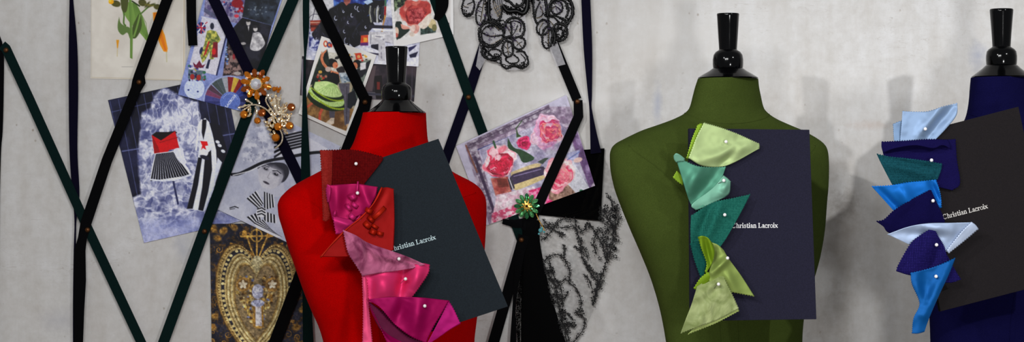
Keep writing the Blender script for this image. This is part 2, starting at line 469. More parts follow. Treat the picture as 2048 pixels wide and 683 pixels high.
# ------------------------------------------------------------------ lettering: a serif alphabet drawn as strokes (em units)
def arc(cx, cy, rx, ry, a0, a1, n=14):
    return [(cx + rx * math.cos(math.radians(a0 + (a1 - a0) * i / n)), cy + ry * math.sin(math.radians(a0 + (a1 - a0) * i / n))) for i in range(n + 1)]
TK, TN = .105, .05
GL = {
 'C': (.70, [(arc(.36, .35, .28, .35, 48, 312), TK), ([(.55, .72), (.56, .50)], TN), ([(.56, .17), (.50, .06)], TN)]),
 'h': (.54, [([(.13, 0), (.13, .72)], TK), ([(.13, .34), (.22, .45), (.32, .47), (.39, .42), (.41, .32), (.41, 0)], TK * .9), ([(.02, .02), (.24, .02)], TN), ([(.30, .02), (.52, .02)], TN), ([(.03, .69), (.13, .71)], TN)]),
 'r': (.40, [([(.13, 0), (.13, .46)], TK), ([(.13, .32), (.21, .43), (.30, .45)], TN * 1.3), ([(.31, .45), (.34, .39)], TK), ([(.02, .02), (.25, .02)], TN), ([(.03, .44), (.13, .46)], TN)]),
 'i': (.27, [([(.13, 0), (.13, .46)], TK), ([(.13, .60), (.13, .71)], TK * 1.1), ([(.02, .02), (.24, .02)], TN), ([(.03, .44), (.13, .46)], TN)]),
 's': (.43, [([(.34, .36), (.30, .44), (.20, .47), (.11, .42), (.10, .34), (.20, .26), (.32, .19), (.35, .11), (.28, .03), (.18, 0), (.09, .05), (.06, .14)], TK * .75)]),
 't': (.34, [([(.14, .62), (.14, .08), (.18, .02), (.25, .01), (.31, .06)], TK * .9), ([(.02, .45), (.30, .45)], TN)]),
 'a': (.46, [([(.09, .36), (.14, .44), (.23, .47), (.31, .43), (.33, .35), (.33, .06), (.38, .01), (.44, .04)], TK * .85), ([(.33, .28), (.18, .23), (.09, .15), (.10, .05), (.18, .01), (.27, .04), (.33, .11)], TK * .65)]),
 'n': (.54, [([(.13, 0), (.13, .46)], TK), ([(.13, .34), (.22, .45), (.32, .47), (.39, .42), (.41, .32), (.41, 0)], TK * .9), ([(.02, .02), (.24, .02)], TN), ([(.30, .02), (.52, .02)], TN), ([(.03, .44), (.13, .46)], TN)]),
 'L': (.60, [([(.16, 0), (.16, .70)], TK), ([(.03, .02), (.52, .02)], TN * 1.2), ([(.52, .02), (.55, .18)], TN), ([(.04, .68), (.30, .68)], TN)]),
 'c': (.43, [(arc(.24, .235, .18, .235, 45, 315), TK * .85), ([(.36, .40), (.35, .33)], TK)]),
 'o': (.50, [(arc(.25, .235, .19, .225, 0, 360, 20), TK * .8)]),
 'x': (.48, [([(.07, .45), (.42, .02)], TK), ([(.41, .45), (.06, .02)], TN), ([(0, .45), (.17, .45)], TN), ([(.33, .45), (.48, .45)], TN), ([(0, .02), (.15, .02)], TN), ([(.32, .02), (.49, .02)], TN)]),
 'A': (.66, [([(.06, 0), (.32, .7), (.60, 0)], TK * .8), ([(.16, .24), (.49, .24)], TN)]),
 'R': (.62, [([(.14, 0), (.14, .7)], TK), ([(.14, .68), (.38, .66), (.46, .53), (.38, .40), (.14, .36)], TK * .8), ([(.30, .36), (.56, 0)], TK)]),
 'O': (.70, [(arc(.35, .35, .28, .34, 0, 360, 20), TK * .8)]),
 'I': (.30, [([(.15, 0), (.15, .7)], TK)]),
 'X': (.64, [([(.06, .7), (.56, 0)], TK), ([(.55, .7), (.05, 0)], TN * 1.4)]),
 ' ': (.26, [])}
def text_strokes(s):
    x = 0; out = []
    for ch in s:
        adv, st = GL[ch]
        out += [([(x + a, b) for a, b in pl], w) for pl, w in st]
        x += adv
    return out, x

# ------------------------------------------------------------------ books resting on the forms
class Plane:
    def __init__(s, q):
        s.q = q
        s.n = (q[1] - q[0]).cross(q[3] - q[0]); s.n.normalize()
        if s.n.y > 0: s.n = -s.n
        s.o = q[0]
    def d(s, px, py, lift=0.0):
        """distance from the wall where the view line through the pixel meets the plane lifted by `lift`"""
        c = Vector((0, -CAMD, CZ)); r = P(px, py, 0) - c
        t = (s.o + s.n * lift - c).dot(s.n) / r.dot(s.n)
        return -(c + r * t).y
    def p(s, px, py, lift=0.0): return P(px, py, s.d(px, py, lift))

def make_book(label, cover, inner, corners, depths, text, p0, p1, ink, group='boards with a printed name'):
    """corners TL TR BR BL in pixels; text runs from p0 to p1"""
    q = [P(x, y, d) for (x, y), d in zip(corners, depths)]
    pl = Plane(q); n = pl.n
    q[2] = pl.p(*corners[2])
    T = .010
    c = sum(q, Vector()) / 4
    t = thing('book', label, 'book', (c.x, c.y, min(v.z for v in q)), group)
    def slab(a, b, inset, name, mat, par):
        qq = [v + (c - v).normalized() * inset for v in q]
        m = MB(); m.hexa([v - n * a for v in qq], [v - n * b for v in qq])
        o = fixnormals(m.build(name, mat, par))
        bv = o.modifiers.new('soft edge', 'BEVEL'); bv.width = .0005; bv.segments = 2
        return o
    front = slab(0, .0022, 0, 'front_cover', cover, t)
    slab(.0022, T - .0022, .005, 'page_block', inner, t)
    slab(T - .0022, T, 0, 'back_cover', cover, t)
    sp = MB(); w = (q[1] - q[0]).normalized()
    ql = [q[0], q[0] + w * .003, q[3] + w * .003, q[3]]
    sp.hexa([v - n * .0021 for v in ql], [v - n * (T - .0021) for v in ql]); fixnormals(sp.build('spine', cover, t))
    st, L = text_strokes(text)
    a, b = pl.p(p0[0], p0[1], .0002), pl.p(p1[0], p1[1], .0002)
    u = (b - a) / L; up = n.cross(u); up = up if up.z > 0 else -up
    m = MB()
    for line, wd in st:
        for (x0, y0), (x1, y1) in zip(line, line[1:]):
            dx, dy = x1 - x0, y1 - y0; l = math.hypot(dx, dy) or 1e-6
            ex, ey = dx / l * wd * .25, dy / l * wd * .25
            nx, ny = -dy / l * wd / 2, dx / l * wd / 2
            cs = [(x0 - ex + nx, y0 - ey + ny), (x1 + ex + nx, y1 + ey + ny), (x1 + ex - nx, y1 + ey - ny), (x0 - ex - nx, y0 - ey - ny)]
            m.add([a + u * X + up * Y for X, Y in cs], [(0, 1, 2, 3)])
    m.build('lettering', ink, front)
    return pl

def cover(name, c):
    m, nt, b = newmat(name)
    v = objco(nt)
    n = nd(nt, 'ShaderNodeTexNoise', {'Vector': v, 'Scale': 420.0, 'Detail': 4.0, 'Roughness': .7})
    l = lin(c)
    nt.links.new(ramp(nt, n.outputs['Fac'], [(.3, tuple(x * .75 for x in l)), (.7, tuple(x * 1.25 for x in l))]), b.inputs['Base Color'])
    b.inputs['Roughness'].default_value = .8; b.inputs['Specular IOR Level'].default_value = .15
    bump(nt, b, n.outputs['Fac'], .2, .0006)
    return m
PAGES = plain('dark_pages', '1a181c', .8)
INK = plain('white_print', 'ffffff', .6); INKR = plain('pale_blue_print', 'cfe6ea', .6); INKB = plain('silver_print', 'd8d4cf', .5)
gB = make_book('upright navy book with white serif lettering on the green dress form', cover('navy_cover', '1b1a2b'), PAGES,
    [(1379, 256.5), (1619, 259), (1633, 637.5), (1382, 641)], [.458, .410, .430, .478], 'Christian Lacroix', (1463.5, 455), (1555.5, 454.5), INK)
rB = make_book('tilted slate grey book with pale lettering on the red dress form', cover('slate_cover', '192026'), PAGES,
    [(657, 350), (877, 277), (1016, 612), (792, 686)], [.470, .432, .430, .468], 'Christian Lacroix', (780, 503), (872, 477.5), INKR)
bB = make_book('tilted black book with silver lettering on the navy blue dress form', cover('black_cover', '151113'), PAGES,
    [(1812, 271), (2037, 213), (2112, 562), (1881, 622)], [.485, .450, .462, .497], 'Christian Lacroix', (1886.5, 438), (1976, 415.5), INKB)
# ------------------------------------------------------------------ printed pictures: a small painter
def _hash(ix, iy, seed):
    h = (ix * 374761393 + iy * 668265263 + seed * 1274126177) & 0xffffffff
    h = ((h ^ (h >> 13)) * 1274126177) & 0xffffffff
    return ((h ^ (h >> 16)) & 0xffff) / 65535.0
def vnoise(x, y, seed):
    ix = np.floor(x).astype(np.int64); iy = np.floor(y).astype(np.int64); fx = x - ix; fy = y - iy
    fx = fx * fx * (3 - 2 * fx); fy = fy * fy * (3 - 2 * fy)
    a, b, c, d = _hash(ix, iy, seed), _hash(ix + 1, iy, seed), _hash(ix, iy + 1, seed), _hash(ix + 1, iy + 1, seed)
    return (a * (1 - fx) + b * fx) * (1 - fy) + (c * (1 - fx) + d * fx) * fy
def fbm(x, y, s, seed, o=4):
    t = 0; a = .5; q = 0
    for i in range(o):
        t = t + a * vnoise(x / s * 2 ** i + 17.3 * i, y / s * 2 ** i, seed + i); q += a; a *= .55
    return t / q

class Art:
    def __init__(s, quad, base, zoom=(0, 0, 1), step=1.0):
        q = [np.array(p, float) for p in quad]; s.quad = q
        w = max(np.linalg.norm(q[1] - q[0]), np.linalg.norm(q[2] - q[3])); h = max(np.linalg.norm(q[3] - q[0]), np.linalg.norm(q[2] - q[1]))
        s.nx, s.ny = int(w / step) + 1, int(h / step) + 1
        U, V = np.meshgrid(np.linspace(0, 1, s.nx + 1), np.linspace(0, 1, s.ny + 1))
        s.U, s.V = U.ravel(), V.ravel()
        f = lambda k: q[0][k] * (1 - s.U) * (1 - s.V) + q[1][k] * s.U * (1 - s.V) + q[2][k] * s.U * s.V + q[3][k] * (1 - s.U) * s.V
        s.X, s.Y = f(0), f(1)
        s.C = np.tile(np.array(base, float), (len(s.X), 1)); s.zo = zoom
    def t(s, p):
        ox, oy, sc = s.zo
        return (p[0] / sc + ox, p[1] / sc + oy)
    def put(s, idx, m, col, a=1.0):
        m = (m * a)[:, None]
        col = np.array(col, float)
        s.C[idx] = s.C[idx] * (1 - m) + col * m
    def near(s, x0, x1, y0, y1):
        return np.nonzero((s.X > x0) & (s.X < x1) & (s.Y > y0) & (s.Y < y1))[0]
    def polymask(s, pts, soft=.7):
        pts = np.array([s.t(p) for p in pts], float)
        idx = s.near(pts[:, 0].min() - 2, pts[:, 0].max() + 2, pts[:, 1].min() - 2, pts[:, 1].max() + 2)
        x, y = s.X[idx], s.Y[idx]
        ins = np.zeros(len(idx), bool); dist = np.full(len(idx), 1e9)
        for i in range(len(pts)):
            a, b = pts[i], pts[(i + 1) % len(pts)]
            if a[1] != b[1]:
                c = ((a[1] > y) != (b[1] > y)) & (x < (b[0] - a[0]) * (y - a[1]) / (b[1] - a[1]) + a[0]); ins ^= c
            e = b - a; l2 = max(e @ e, 1e-9)
            t_ = np.clip(((x - a[0]) * e[0] + (y - a[1]) * e[1]) / l2, 0, 1)
            dist = np.minimum(dist, np.hypot(x - a[0] - t_ * e[0], y - a[1] - t_ * e[1]))
        return idx, np.clip(.5 + np.where(ins, dist, -dist) / (2 * soft), 0, 1)
    def poly(s, pts, col, a=1, soft=.6, smooth=0):
        if smooth: pts = [tuple(p) for p in crom(list(pts) + [pts[0]], smooth)][:-1]
        i, m = s.polymask(pts, soft); s.put(i, m, col, a)
    def texpoly(s, pts, fn, a=1, soft=.6):
        i, m = s.polymask(pts, soft)
        if len(i): s.put(i, m, fn(s.X[i], s.Y[i]), a)
    def ell(s, cx, cy, rx, ry, col, rot=0, a=1, soft=.6):
        cx, cy = s.t((cx, cy)); rx, ry = rx / s.zo[2], ry / s.zo[2]
        R = max(rx, ry) + 2; i = s.near(cx - R, cx + R, cy - R, cy + R)
        c, n = math.cos(math.radians(rot)), math.sin(math.radians(rot)); dx, dy = s.X[i] - cx, s.Y[i] - cy
        u, v = (dx * c + dy * n) / rx, (-dx * n + dy * c) / ry
        r = np.hypot(u, v); s.put(i, np.clip(.5 - (r - 1) * min(rx, ry) / (2 * soft), 0, 1), col, a)
    def line(s, pts, w, col, a=1, soft=.5, smooth=0):
        if smooth: pts = [tuple(p) for p in crom(pts, smooth)]
        pts = np.array([s.t(p) for p in pts], float); w = w / s.zo[2] / 2
        i = s.near(pts[:, 0].min() - w - 2, pts[:, 0].max() + w + 2, pts[:, 1].min() - w - 2, pts[:, 1].max() + w + 2)
        x, y = s.X[i], s.Y[i]; d = np.full(len(i), 1e9)
        for p, q in zip(pts, pts[1:]):
            e = q - p; l2 = max(e @ e, 1e-9)
            t_ = np.clip(((x - p[0]) * e[0] + (y - p[1]) * e[1]) / l2, 0, 1)
            d = np.minimum(d, np.hypot(x - p[0] - t_ * e[0], y - p[1] - t_ * e[1]))
        s.put(i, np.clip(.5 - (d - w) / (2 * soft), 0, 1), col, a)
    def noise(s, pts, c0, c1, scale, seed, lo=.35, hi=.65, a=1, soft=1.0, alpha_noise=False):
        i, m = s.polymask(pts, soft)
        f = np.clip((fbm(s.X[i], s.Y[i], scale, seed) - lo) / (hi - lo), 0, 1)[:, None]
        if alpha_noise: s.put(i, m * f[:, 0], np.array(c1, float), a)
        else: s.put(i, m, np.array(c0, float) * (1 - f) + np.array(c1, float) * f, a)
    def border(s, w, col):
        """plain margin w pixels wide all round"""
        q = s.quad; W = np.linalg.norm(q[1] - q[0]); H = np.linalg.norm(q[3] - q[0])
        m = (s.U * W < w) | ((1 - s.U) * W < w) | (s.V * H < w) | ((1 - s.V) * H < w)
        s.C[m] = col
    def rose(s, cx, cy, r, pal, seed, rot=0, sq=1.0):
        """pal: dark .. light"""
        g = random.Random(seed); pal = [np.array(p, float) for p in pal]
        n = 9
        for ring, rr in enumerate((1.0, .82, .64, .47, .31, .17)):
            n = 9 - ring
            for k in range(n):
                a = 2 * math.pi * (k + .5 * (ring % 2) + g.uniform(-.2, .2)) / n
                px, py = cx + math.cos(a) * r * rr * .62, cy + math.sin(a) * r * rr * .62 * sq
                t_ = g.uniform(.45, 1.0) * (1 - ring * .06); t_ = min(max(t_, 0), 1)
                j = t_ * (len(pal) - 1); i0 = min(int(j), len(pal) - 2)
                col = pal[i0] + (pal[i0 + 1] - pal[i0]) * (j - i0)
                ar = math.degrees(a)
                s.ell(px, py, r * .42 * (rr * .6 + .4), r * .36 * (rr * .6 + .4), pal[0], ar + 90, .75, 1.2)
                s.ell(px + math.cos(a) * r * .03, py + math.sin(a) * r * .03, r * .38 * (rr * .6 + .4), r * .31 * (rr * .6 + .4), col, ar + 90, .95, .9)
                s.line([(px + math.cos(a + q) * r * .34 * (rr * .6 + .4), py + math.sin(a + q) * r * .34 * (rr * .6 + .4)) for q in (-1.1, -.5, 0, .5, 1.1)], r * .035, np.minimum(col * 1.25 + 12, 255), .7)
        s.ell(cx, cy, r * .12, r * .1, pal[0], 0, .8, 1)
    def grain(s, amt, scale, seed, zone=None):
        """the print's fine tonal detail"""
        i, m = s.polymask(zone, 1.5) if zone else (slice(None), 1.0)
        f = 1 + amt * m * 2 * (fbm(s.X[i], s.Y[i], scale, seed, 3) - .5)
        s.C[i] = np.clip(s.C[i] * f[:, None], 0, 255)
    def tulle(s, pts, seed, soft=4, stretch=(1, .45)):
        """crumpled tulle: bright ridges and blue hollows"""
        i, m = s.polymask(pts, soft); x, y = s.X[i], s.Y[i]
        wx = x + 16 * (fbm(x, y, 22, seed + 5) - .5); wy = y + 16 * (fbm(x, y, 22, seed + 9) - .5)
        b = fbm(wx, wy, 34, seed, 4)
        r1 = 1 - np.abs(2 * fbm(wx * stretch[0], wy * stretch[1], 11, seed + 2, 3) - 1); r2 = 1 - np.abs(2 * fbm(wx * stretch[1], wy * stretch[0], 13, seed + 3, 3) - 1)
        v = np.clip((b - .34) * 1.5 + .55 * np.clip(r1 - .72, 0, 1) / .28 + .45 * np.clip(r2 - .74, 0, 1) / .26, 0, 1)[:, None]
        edge = np.clip(m * 1.6 - .9 * fbm(x, y, 9, seed + 7), 0, 1)
        s.put(i, edge, np.array((82, 87, 130.)) * (1 - v) + np.array((206, 208, 224.)) * v)
    def warp(s, amp, scale, seed):
        s.keep = (s.X, s.Y)
        s.X, s.Y = s.X + amp * 2 * (fbm(s.keep[0], s.keep[1], scale, seed, 3) - .5), s.Y + amp * 2 * (fbm(s.keep[0], s.keep[1], scale, seed + 50, 3) - .5)
    def unwarp(s): s.X, s.Y = s.keep
    def rose2(s, cx, cy, r, pale, deep, off, seed):
        w = r / s.zo[2]
        s.warp(w * .34, w * .7, seed * 7); s._rose2(cx, cy, r, pale, deep, off, seed); s.unwarp()
        s.warp(w * .2, w * .25, seed * 9); s._rose2(cx + off[0] * r * 1.2, cy + off[1] * r * 1.2, r * .62, deep[2:] + pale[:1], deep, (.05, .05), seed + 1); s.unwarp()
    def _rose2(s, cx, cy, r, pale, deep, off, seed):
        """an open garden rose: ragged pale outer petals round a tight dark heart"""
        g = random.Random(seed); pale = [np.array(p, float) for p in pale]; deep = [np.array(p, float) for p in deep]
        for k in range(11):
            a = 6.2832 * k / 11 + g.uniform(-.2, .2); rr = r * g.uniform(.5, .62); c = pale[k % len(pale)] * g.uniform(.93, 1.03)
            x, y = cx + math.cos(a) * rr, cy + math.sin(a) * rr
            s.ell(x, y, r * g.uniform(.38, .5), r * g.uniform(.3, .38), c, math.degrees(a) + 90 + g.uniform(-25, 25), .95, 1.2)
            s.line([(x + r * .3 * math.cos(a + q), y + r * .3 * math.sin(a + q)) for q in (-1.0, -.4, .2, .8)], r * .03, deep[len(deep) // 2], .55, .6)
        cx, cy = cx + off[0] * r, cy + off[1] * r
        for ring, rr in enumerate((.62, .5, .39, .28, .18, .09)):
            for k in range(7 - ring // 2):
                a = 6.2832 * k / (7 - ring // 2) + ring * .7 + g.uniform(-.25, .25); c = deep[g.randrange(len(deep))] * g.uniform(.9, 1.08)
                x, y = cx + math.cos(a) * rr * r * .75, cy + math.sin(a) * rr * r * .7
                s.ell(x, y, r * (.12 + rr * .34), r * (.07 + rr * .2), c, math.degrees(a) + 90 + g.uniform(-20, 20), .9, .8)
                s.line([(cx + rr * r * .98 * math.cos(a + q), cy + rr * r * .92 * math.sin(a + q)) for q in (-.6, -.2, .2, .6)], r * .035, deep[0], .75, .5)
                s.line([(cx + rr * r * 1.06 * math.cos(a + q), cy + rr * r * 1.0 * math.sin(a + q)) for q in (-.4, 0, .4)], r * .025, pale[0], .45, .5)
    def mesh(s, plane_d, gain=1.18, lift=0.0003):
        c = np.clip(s.C, 0, 255) / 255.0
        lum = c.mean(1, keepdims=True); c = lum + (c - lum) * 1.0                     # printed ink: a little more saturated and contrasty
        c = np.clip(c + .16 * (c - .55) * np.clip(4 * c * (1 - c), 0, 1), 0, 1)
        l = np.where(c <= .04045, c / 12.92, ((c + .055) / 1.055) ** 2.4) * gain
        l = np.clip(l, 0, .92)
        k = (CAMD - plane_d - lift) / FPX
        vs = np.stack([(s.X - 1024) * k, np.full_like(s.X, -(plane_d + lift)), CZ - (s.Y - 341.5) * k], 1)
        n = s.nx + 1
        idx = np.arange((s.ny) * (n)).reshape(s.ny, n)[:, :-1].ravel()
        fs = np.stack([idx, idx + n, idx + n + 1, idx + 1], 1)
        return vs, fs, np.concatenate([l, np.ones((len(l), 1))], 1)

PAPER = plain('card_stock', 'd9d7d4', .6, spec=.2)
OLDPAPER = plain('cream_paper', 'd6cfc0', .8, spec=.1)
BLACKCARD = plain('black_card', '020203', .9, spec=.03)
def card(name, label, cat, art, d, stock=None, group='pictures pinned to the wall', quad=None, thick=.0006):
    qd = quad or [tuple(p) for p in art.quad]
    m = MB(); m.hexa([P(x, y, d) for x, y in qd], [P(x, y, d - thick) for x, y in qd])
    o = fixnormals(m.build(name, stock or PAPER)); tag(o, label, cat, group)
    if art is not None:
        vs, fs, cs = art.mesh(d)
        org = np.array(wloc(o))
        me = bpy.data.meshes.new('printed_picture')
        me.vertices.add(len(vs)); me.vertices.foreach_set('co', (vs - org).astype(np.float32).ravel())
        me.loops.add(len(fs) * 4); me.loops.foreach_set('vertex_index', fs.astype(np.int32).ravel())
        me.polygons.add(len(fs)); me.polygons.foreach_set('loop_start', np.arange(len(fs), dtype=np.int32) * 4)
        me.update(calc_edges=True)
        a = me.attributes.new('Col', 'FLOAT_COLOR', 'POINT'); a.data.foreach_set('color', cs.astype(np.float32).ravel())
        me.materials.append(PRINT)
        p = bpy.data.objects.new('printed_picture', me); COL.objects.link(p); p.parent = o
    return o

W = (214, 212, 216)
# --- the botanical print
A = Art([(182, -45), (373, -45), (370, 161), (181, 157)], (203, 197, 187), (175, 0, 4.14))
A.noise([(-50, -200), (950, -200), (950, 700), (-50, 700)], (196, 190, 181), (207, 202, 193), 40, 3)
A.line([(33, 640), (800, 662)], 5, (178, 168, 148)); A.line([(33, -100), (33, 645)], 4, (176, 170, 158)); A.line([(800, -100), (798, 665)], 10, (190, 178, 158))
A.line([(775, -100), (775, 655)], 3, (188, 182, 172))
G1, G2, G3 = (82, 112, 48), (116, 146, 74), (48, 66, 28)
A.poly([(365, 20), (400, 30), (440, 100), (470, 180), (512, 320), (500, 348), (440, 280), (380, 220), (330, 160), (300, 100), (290, 20)], G2, smooth=60)
for k in range(7): A.line([(375 + k * 4, 30), (400 + k * 14, 140 + k * 8), (430 + k * 12, 240 + k * 14)], 4, G1, .8)
A.poly([(262, 140), (250, 200), (255, 255), (290, 290), (330, 270), (352, 320), (352, 235), (310, 215), (275, 190)], (96, 118, 66), smooth=50)
A.poly([(375, 318), (372, 230), (400, 160), (435, 110), (450, 200), (430, 270), (400, 315)], (72, 88, 40), smooth=50)
A.line([(385, 300), (410, 220), (436, 120)], 14, G2, smooth=20)
A.poly([(340, -100), (360, -100), (375, 320), (372, 488), (352, 478), (352, 300)], (98, 128, 62)); A.line([(355, -50), (368, 300), (362, 470)], 5, G2)
A.line([(285, 60), (302, 120), (300, 190), (315, 212)], 13, G1, smooth=20); A.poly([(270, -20), (335, -20), (330, 70), (312, 105), (285, 80)], (78, 84, 40), smooth=30)
A.line([(440, 115), (490, 70), (530, 40), (580, 45)], 12, G1, smooth=20); A.line([(370, 10), (430, 50)], 12, G3)
for cx, cy, rx, ry, ro in ((235, 30, 40, 26, 15), (455, 22, 34, 28, 25), (580, 57, 32, 22, 10), (525, 45, 36, 10, -25), (495, 38, 30, 9, -50)):
    A.ell(cx, cy, rx, ry, (66, 66, 28), ro, 1, 1); 
    for j in range(4): A.line([(cx - rx * .6, cy - ry * .5 + j * ry * .4), (cx + rx * .7, cy - ry * .4 + j * ry * .35)], 4, (116, 112, 48), .8)
A.ell(196, 14, 22, 20, (222, 160, 20)); A.ell(186, 4, 12, 14, (236, 190, 60))
A.poly([(541, 104), (575, 100), (580, 150), (640, 290), (664, 400), (660, 432), (630, 425), (600, 370), (560, 250), (548, 200)], (228, 140, 14))
for j in range(4): A.line([(552 + j * 6, 110), (590 + j * 8, 270), (640 + j * 4, 415)], 4, (200, 100, 8), .8)
A.poly([(238, 330), (262, 330), (252, 400), (245, 400)], (206, 142, 30)); A.line([(248, 400), (246, 465)], 7, (190, 176, 140)); A.line([(654, 432), (656, 510)], 9, (184, 180, 150))
for k in range(12): A.line([(285 + k * 8, 552), (290 + k * 8, 552)], 8, (176, 172, 166), .8)
card('botanical_print', 'cream botanical print of green stems and orange petals', 'print', A, .0015, OLDPAPER)

# --- striped dress photograph
A = Art([(216, 200), (449, 150), (505, 436), (288, 485)], (26, 28, 52), (205, 150, 2.007))
A.noise([(0, 0), (600, 0), (600, 700), (0, 700)], (18, 19, 40), (38, 40, 70), 40, 5)
for k in range(16):
    x0 = 30 + k * 34; A.line([(x0, 105 - k * 7), (x0 + 115, 680)], 2.5, (92, 98, 140), .8)
A.line([(80, 305), (560, 230)], 5, (110, 116, 160), .8); A.line([(30, 150), (560, 20)], 4, (84, 90, 130), .7)
A.tulle([(205, 80), (245, 45), (330, 90), (385, 108), (400, 250), (388, 380), (350, 470), (360, 560), (190, 560), (150, 470), (140, 330), (155, 150), (190, 130)], 11)
A.tulle([(120, 490), (230, 440), (360, 420), (500, 470), (600, 550), (610, 660), (150, 700)], 15, 4, (.45, 1))
A.noise([(140, 590), (600, 540), (600, 700), (140, 700)], (120, 128, 180), (176, 180, 216), 22, 21, .3, .7, .75, 14)
g = random.Random(4)
for k in range(46):
    x, y = g.uniform(170, 385), g.uniform(70, 460); a = g.uniform(.6, 2.4); l = g.uniform(20, 60)
    A.line([(x, y), (x + math.cos(a) * l * .5 + 6, y + math.sin(a) * l * .5), (x + math.cos(a) * l, y + math.sin(a) * l + 8)], g.uniform(1.5, 3), (226, 228, 242) if g.random() < .6 else (84, 88, 140), .6, .8, 10)
A.line([(283, 420), (303, 515)], 8, (50, 54, 92))
A.ell(237, 222, 10, 9, (206, 208, 226)); A.poly([(198, 240), (215, 228), (262, 228), (290, 224), (300, 230), (270, 250), (240, 268), (212, 270)], (24, 12, 20))
A.poly([(198, 240), (235, 262), (292, 224), (308, 292), (268, 300), (262, 308), (208, 314)], (196, 14, 24)); A.poly([(198, 240), (225, 290), (230, 312), (208, 314)], (150, 8, 18)); A.line([(230, 270), (300, 250)], 4, (150, 8, 18))
sk = [(212, 314), (285, 304), (310, 330), (345, 375), (358, 402), (290, 424), (190, 424), (200, 360)]
A.poly(sk, (224, 226, 240))
for k in range(15):
    f = k / 14.0; A.poly([(214 + f * 66, 316 - f * 8), (218 + f * 66, 316 - f * 8), (200 + f * 152, 424 - f * 22), (192 + f * 150, 424 - f * 22)], (14, 14, 26))
A.poly([(284, 300), (300, 292), (322, 300), (330, 330), (338, 352), (318, 356), (296, 330)], (214, 216, 234), smooth=30); A.line([(192, 418), (240, 424), (300, 418), (355, 398)], 6, (208, 212, 230))
# the tall striped coat beside it
A.poly([(388, 190), (412, 172), (430, 190), (456, 240), (462, 330), (452, 440), (404, 545), (338, 536), (352, 480), (372, 400), (384, 320), (392, 260)], (216, 220, 238))
A.poly([(400, 178), (418, 178), (416, 210), (405, 260), (398, 230)], (16, 16, 30)); A.poly([(428, 190), (470, 200), (500, 300), (490, 390), (462, 420), (456, 300), (440, 230)], (18, 18, 34))
A.poly([(384, 330), (400, 330), (384, 440), (362, 536), (338, 536), (360, 450)], (14, 14, 28)); A.poly([(412, 320), (436, 300), (440, 380), (424, 470), (404, 545), (384, 540), (400, 450)], (14, 14, 28)); A.poly([(462, 330), (480, 350), (440, 470), (410, 545), (404, 545), (446, 440)], (206, 210, 232))
A.poly([(392, 264), (420, 266), (424, 282), (412, 284), (416, 300), (404, 292), (396, 300), (400, 282)], (206, 20, 28)); A.ell(408, 312, 16, 14, (220, 222, 236)); A.ell(410, 330, 20, 8, (30, 30, 50), 20)
for x, y in ((462, 268), (470, 282), (484, 305)): A.ell(x, y, 9, 6, (210, 214, 232), 25)
A.line([(376, 300), (386, 200), (398, 180)], 6, (226, 228, 242))
A.grain(.10, 3.0, 77)
card('photograph', 'blue toned photograph of a red and striped dress amid white tulle', 'photograph', A, .003)

# --- collage card
A = Art([(418, -42), (578, -42), (489, 224), (356, 189)], (120, 132, 180), (345, 0, 2.968))
A.quad = [np.array(p, float) for p in [(418, -42), (578, -42), (489, 224), (356, 189)]]
A.noise([(-50, -200), (700, -200), (700, 700), (-50, 700)], (112, 124, 176), (140, 150, 200), 30, 8)
A.poly([(175, 105), (325, 190), (262, 446), (95, 410)], (198, 196, 208)); A.poly([(170, 95), (325, 130), (325, 190), (175, 108)], (196, 196, 210))
A.line([(322, 200), (262, 444)], 9, (40, 44, 84))
A.poly([(205, -90), (450, -90), (415, 145), (185, 95)], (150, 150, 176))
A.noise([(205, -90), (450, -90), (415, 145), (185, 95)], (150, 146, 170), (90, 80, 120), 6, 12, .4, .7)
g = random.Random(9)
for k in range(46):
    x, y = g.uniform(295, 430), g.uniform(-60, 75); A.ell(x, y, g.uniform(5, 13), g.uniform(4, 9), g.choice([(150, 24, 40), (120, 20, 60), (70, 80, 160), (190, 60, 70), (50, 50, 110), (150, 160, 190)]), g.uniform(0, 180))
A.ell(385, 20, 34, 26, (134, 18, 34)); A.ell(380, 95, 14, 10, (190, 66, 84))
A.poly([(190, 45), (262, 90), (250, 110), (186, 70)], (90, 92, 120))
A.poly([(442, -60), (660, -60), (590, 150), (415, 100)], (30, 36, 48)); A.noise([(442, -60), (660, -60), (590, 150), (415, 100)], (24, 30, 40), (58, 68, 84), 14, 4)
for k in range(14): A.ell(440 + g.uniform(0, 120), 40 + g.uniform(0, 50), 6, 4, (130, 140, 150), g.uniform(0, 180), .6)
A.poly([(415, 105), (588, 152), (520, 430), (300, 450), (330, 200)], (18, 18, 28)); A.noise([(415, 105), (588, 152), (520, 430), (300, 450), (330, 200)], (12, 12, 22), (40, 40, 54), 16, 6)
A.poly([(340, 250), (380, 300), (440, 410), (420, 450), (300, 450), (315, 340)], (70, 50, 50)); A.noise([(335, 260), (370, 290), (440, 410), (420, 450), (298, 455), (312, 340)], (40, 30, 34), (140, 116, 112), 6, 7, .4, .65)
A.ell(450, 135, 13, 17, (176, 172, 170)); A.ell(450, 122, 14, 8, (20, 20, 26)); A.poly([(430, 155), (470, 155), (478, 260), (430, 262)], (16, 16, 24)); A.poly([(446, 155), (456, 155), (452, 185)], (196, 194, 196))
A.ell(492, 172, 13, 15, (182, 178, 178)); A.ell(490, 158, 16, 9, (40, 38, 44)); A.poly([(478, 195), (516, 192), (540, 230), (548, 262), (510, 300), (462, 290), (470, 230)], (186, 184, 186), smooth=30); A.noise([(478, 195), (516, 192), (540, 230), (548, 262), (510, 300), (462, 290), (470, 230)], (120, 118, 124), (206, 204, 206), 7, 3, .3, .7, .8)
A.ell(385, 435, 22, 10, (170, 160, 158)); A.ell(420, 258, 16, 8, (160, 156, 156)); A.ell(365, 335, 8, 18, (150, 50, 60))
for k in range(8): A.ell(325 + g.uniform(-8, 8), 280 + k * 14, 7, 6, g.choice([(120, 140, 180), (150, 170, 200), (60, 90, 150)]))
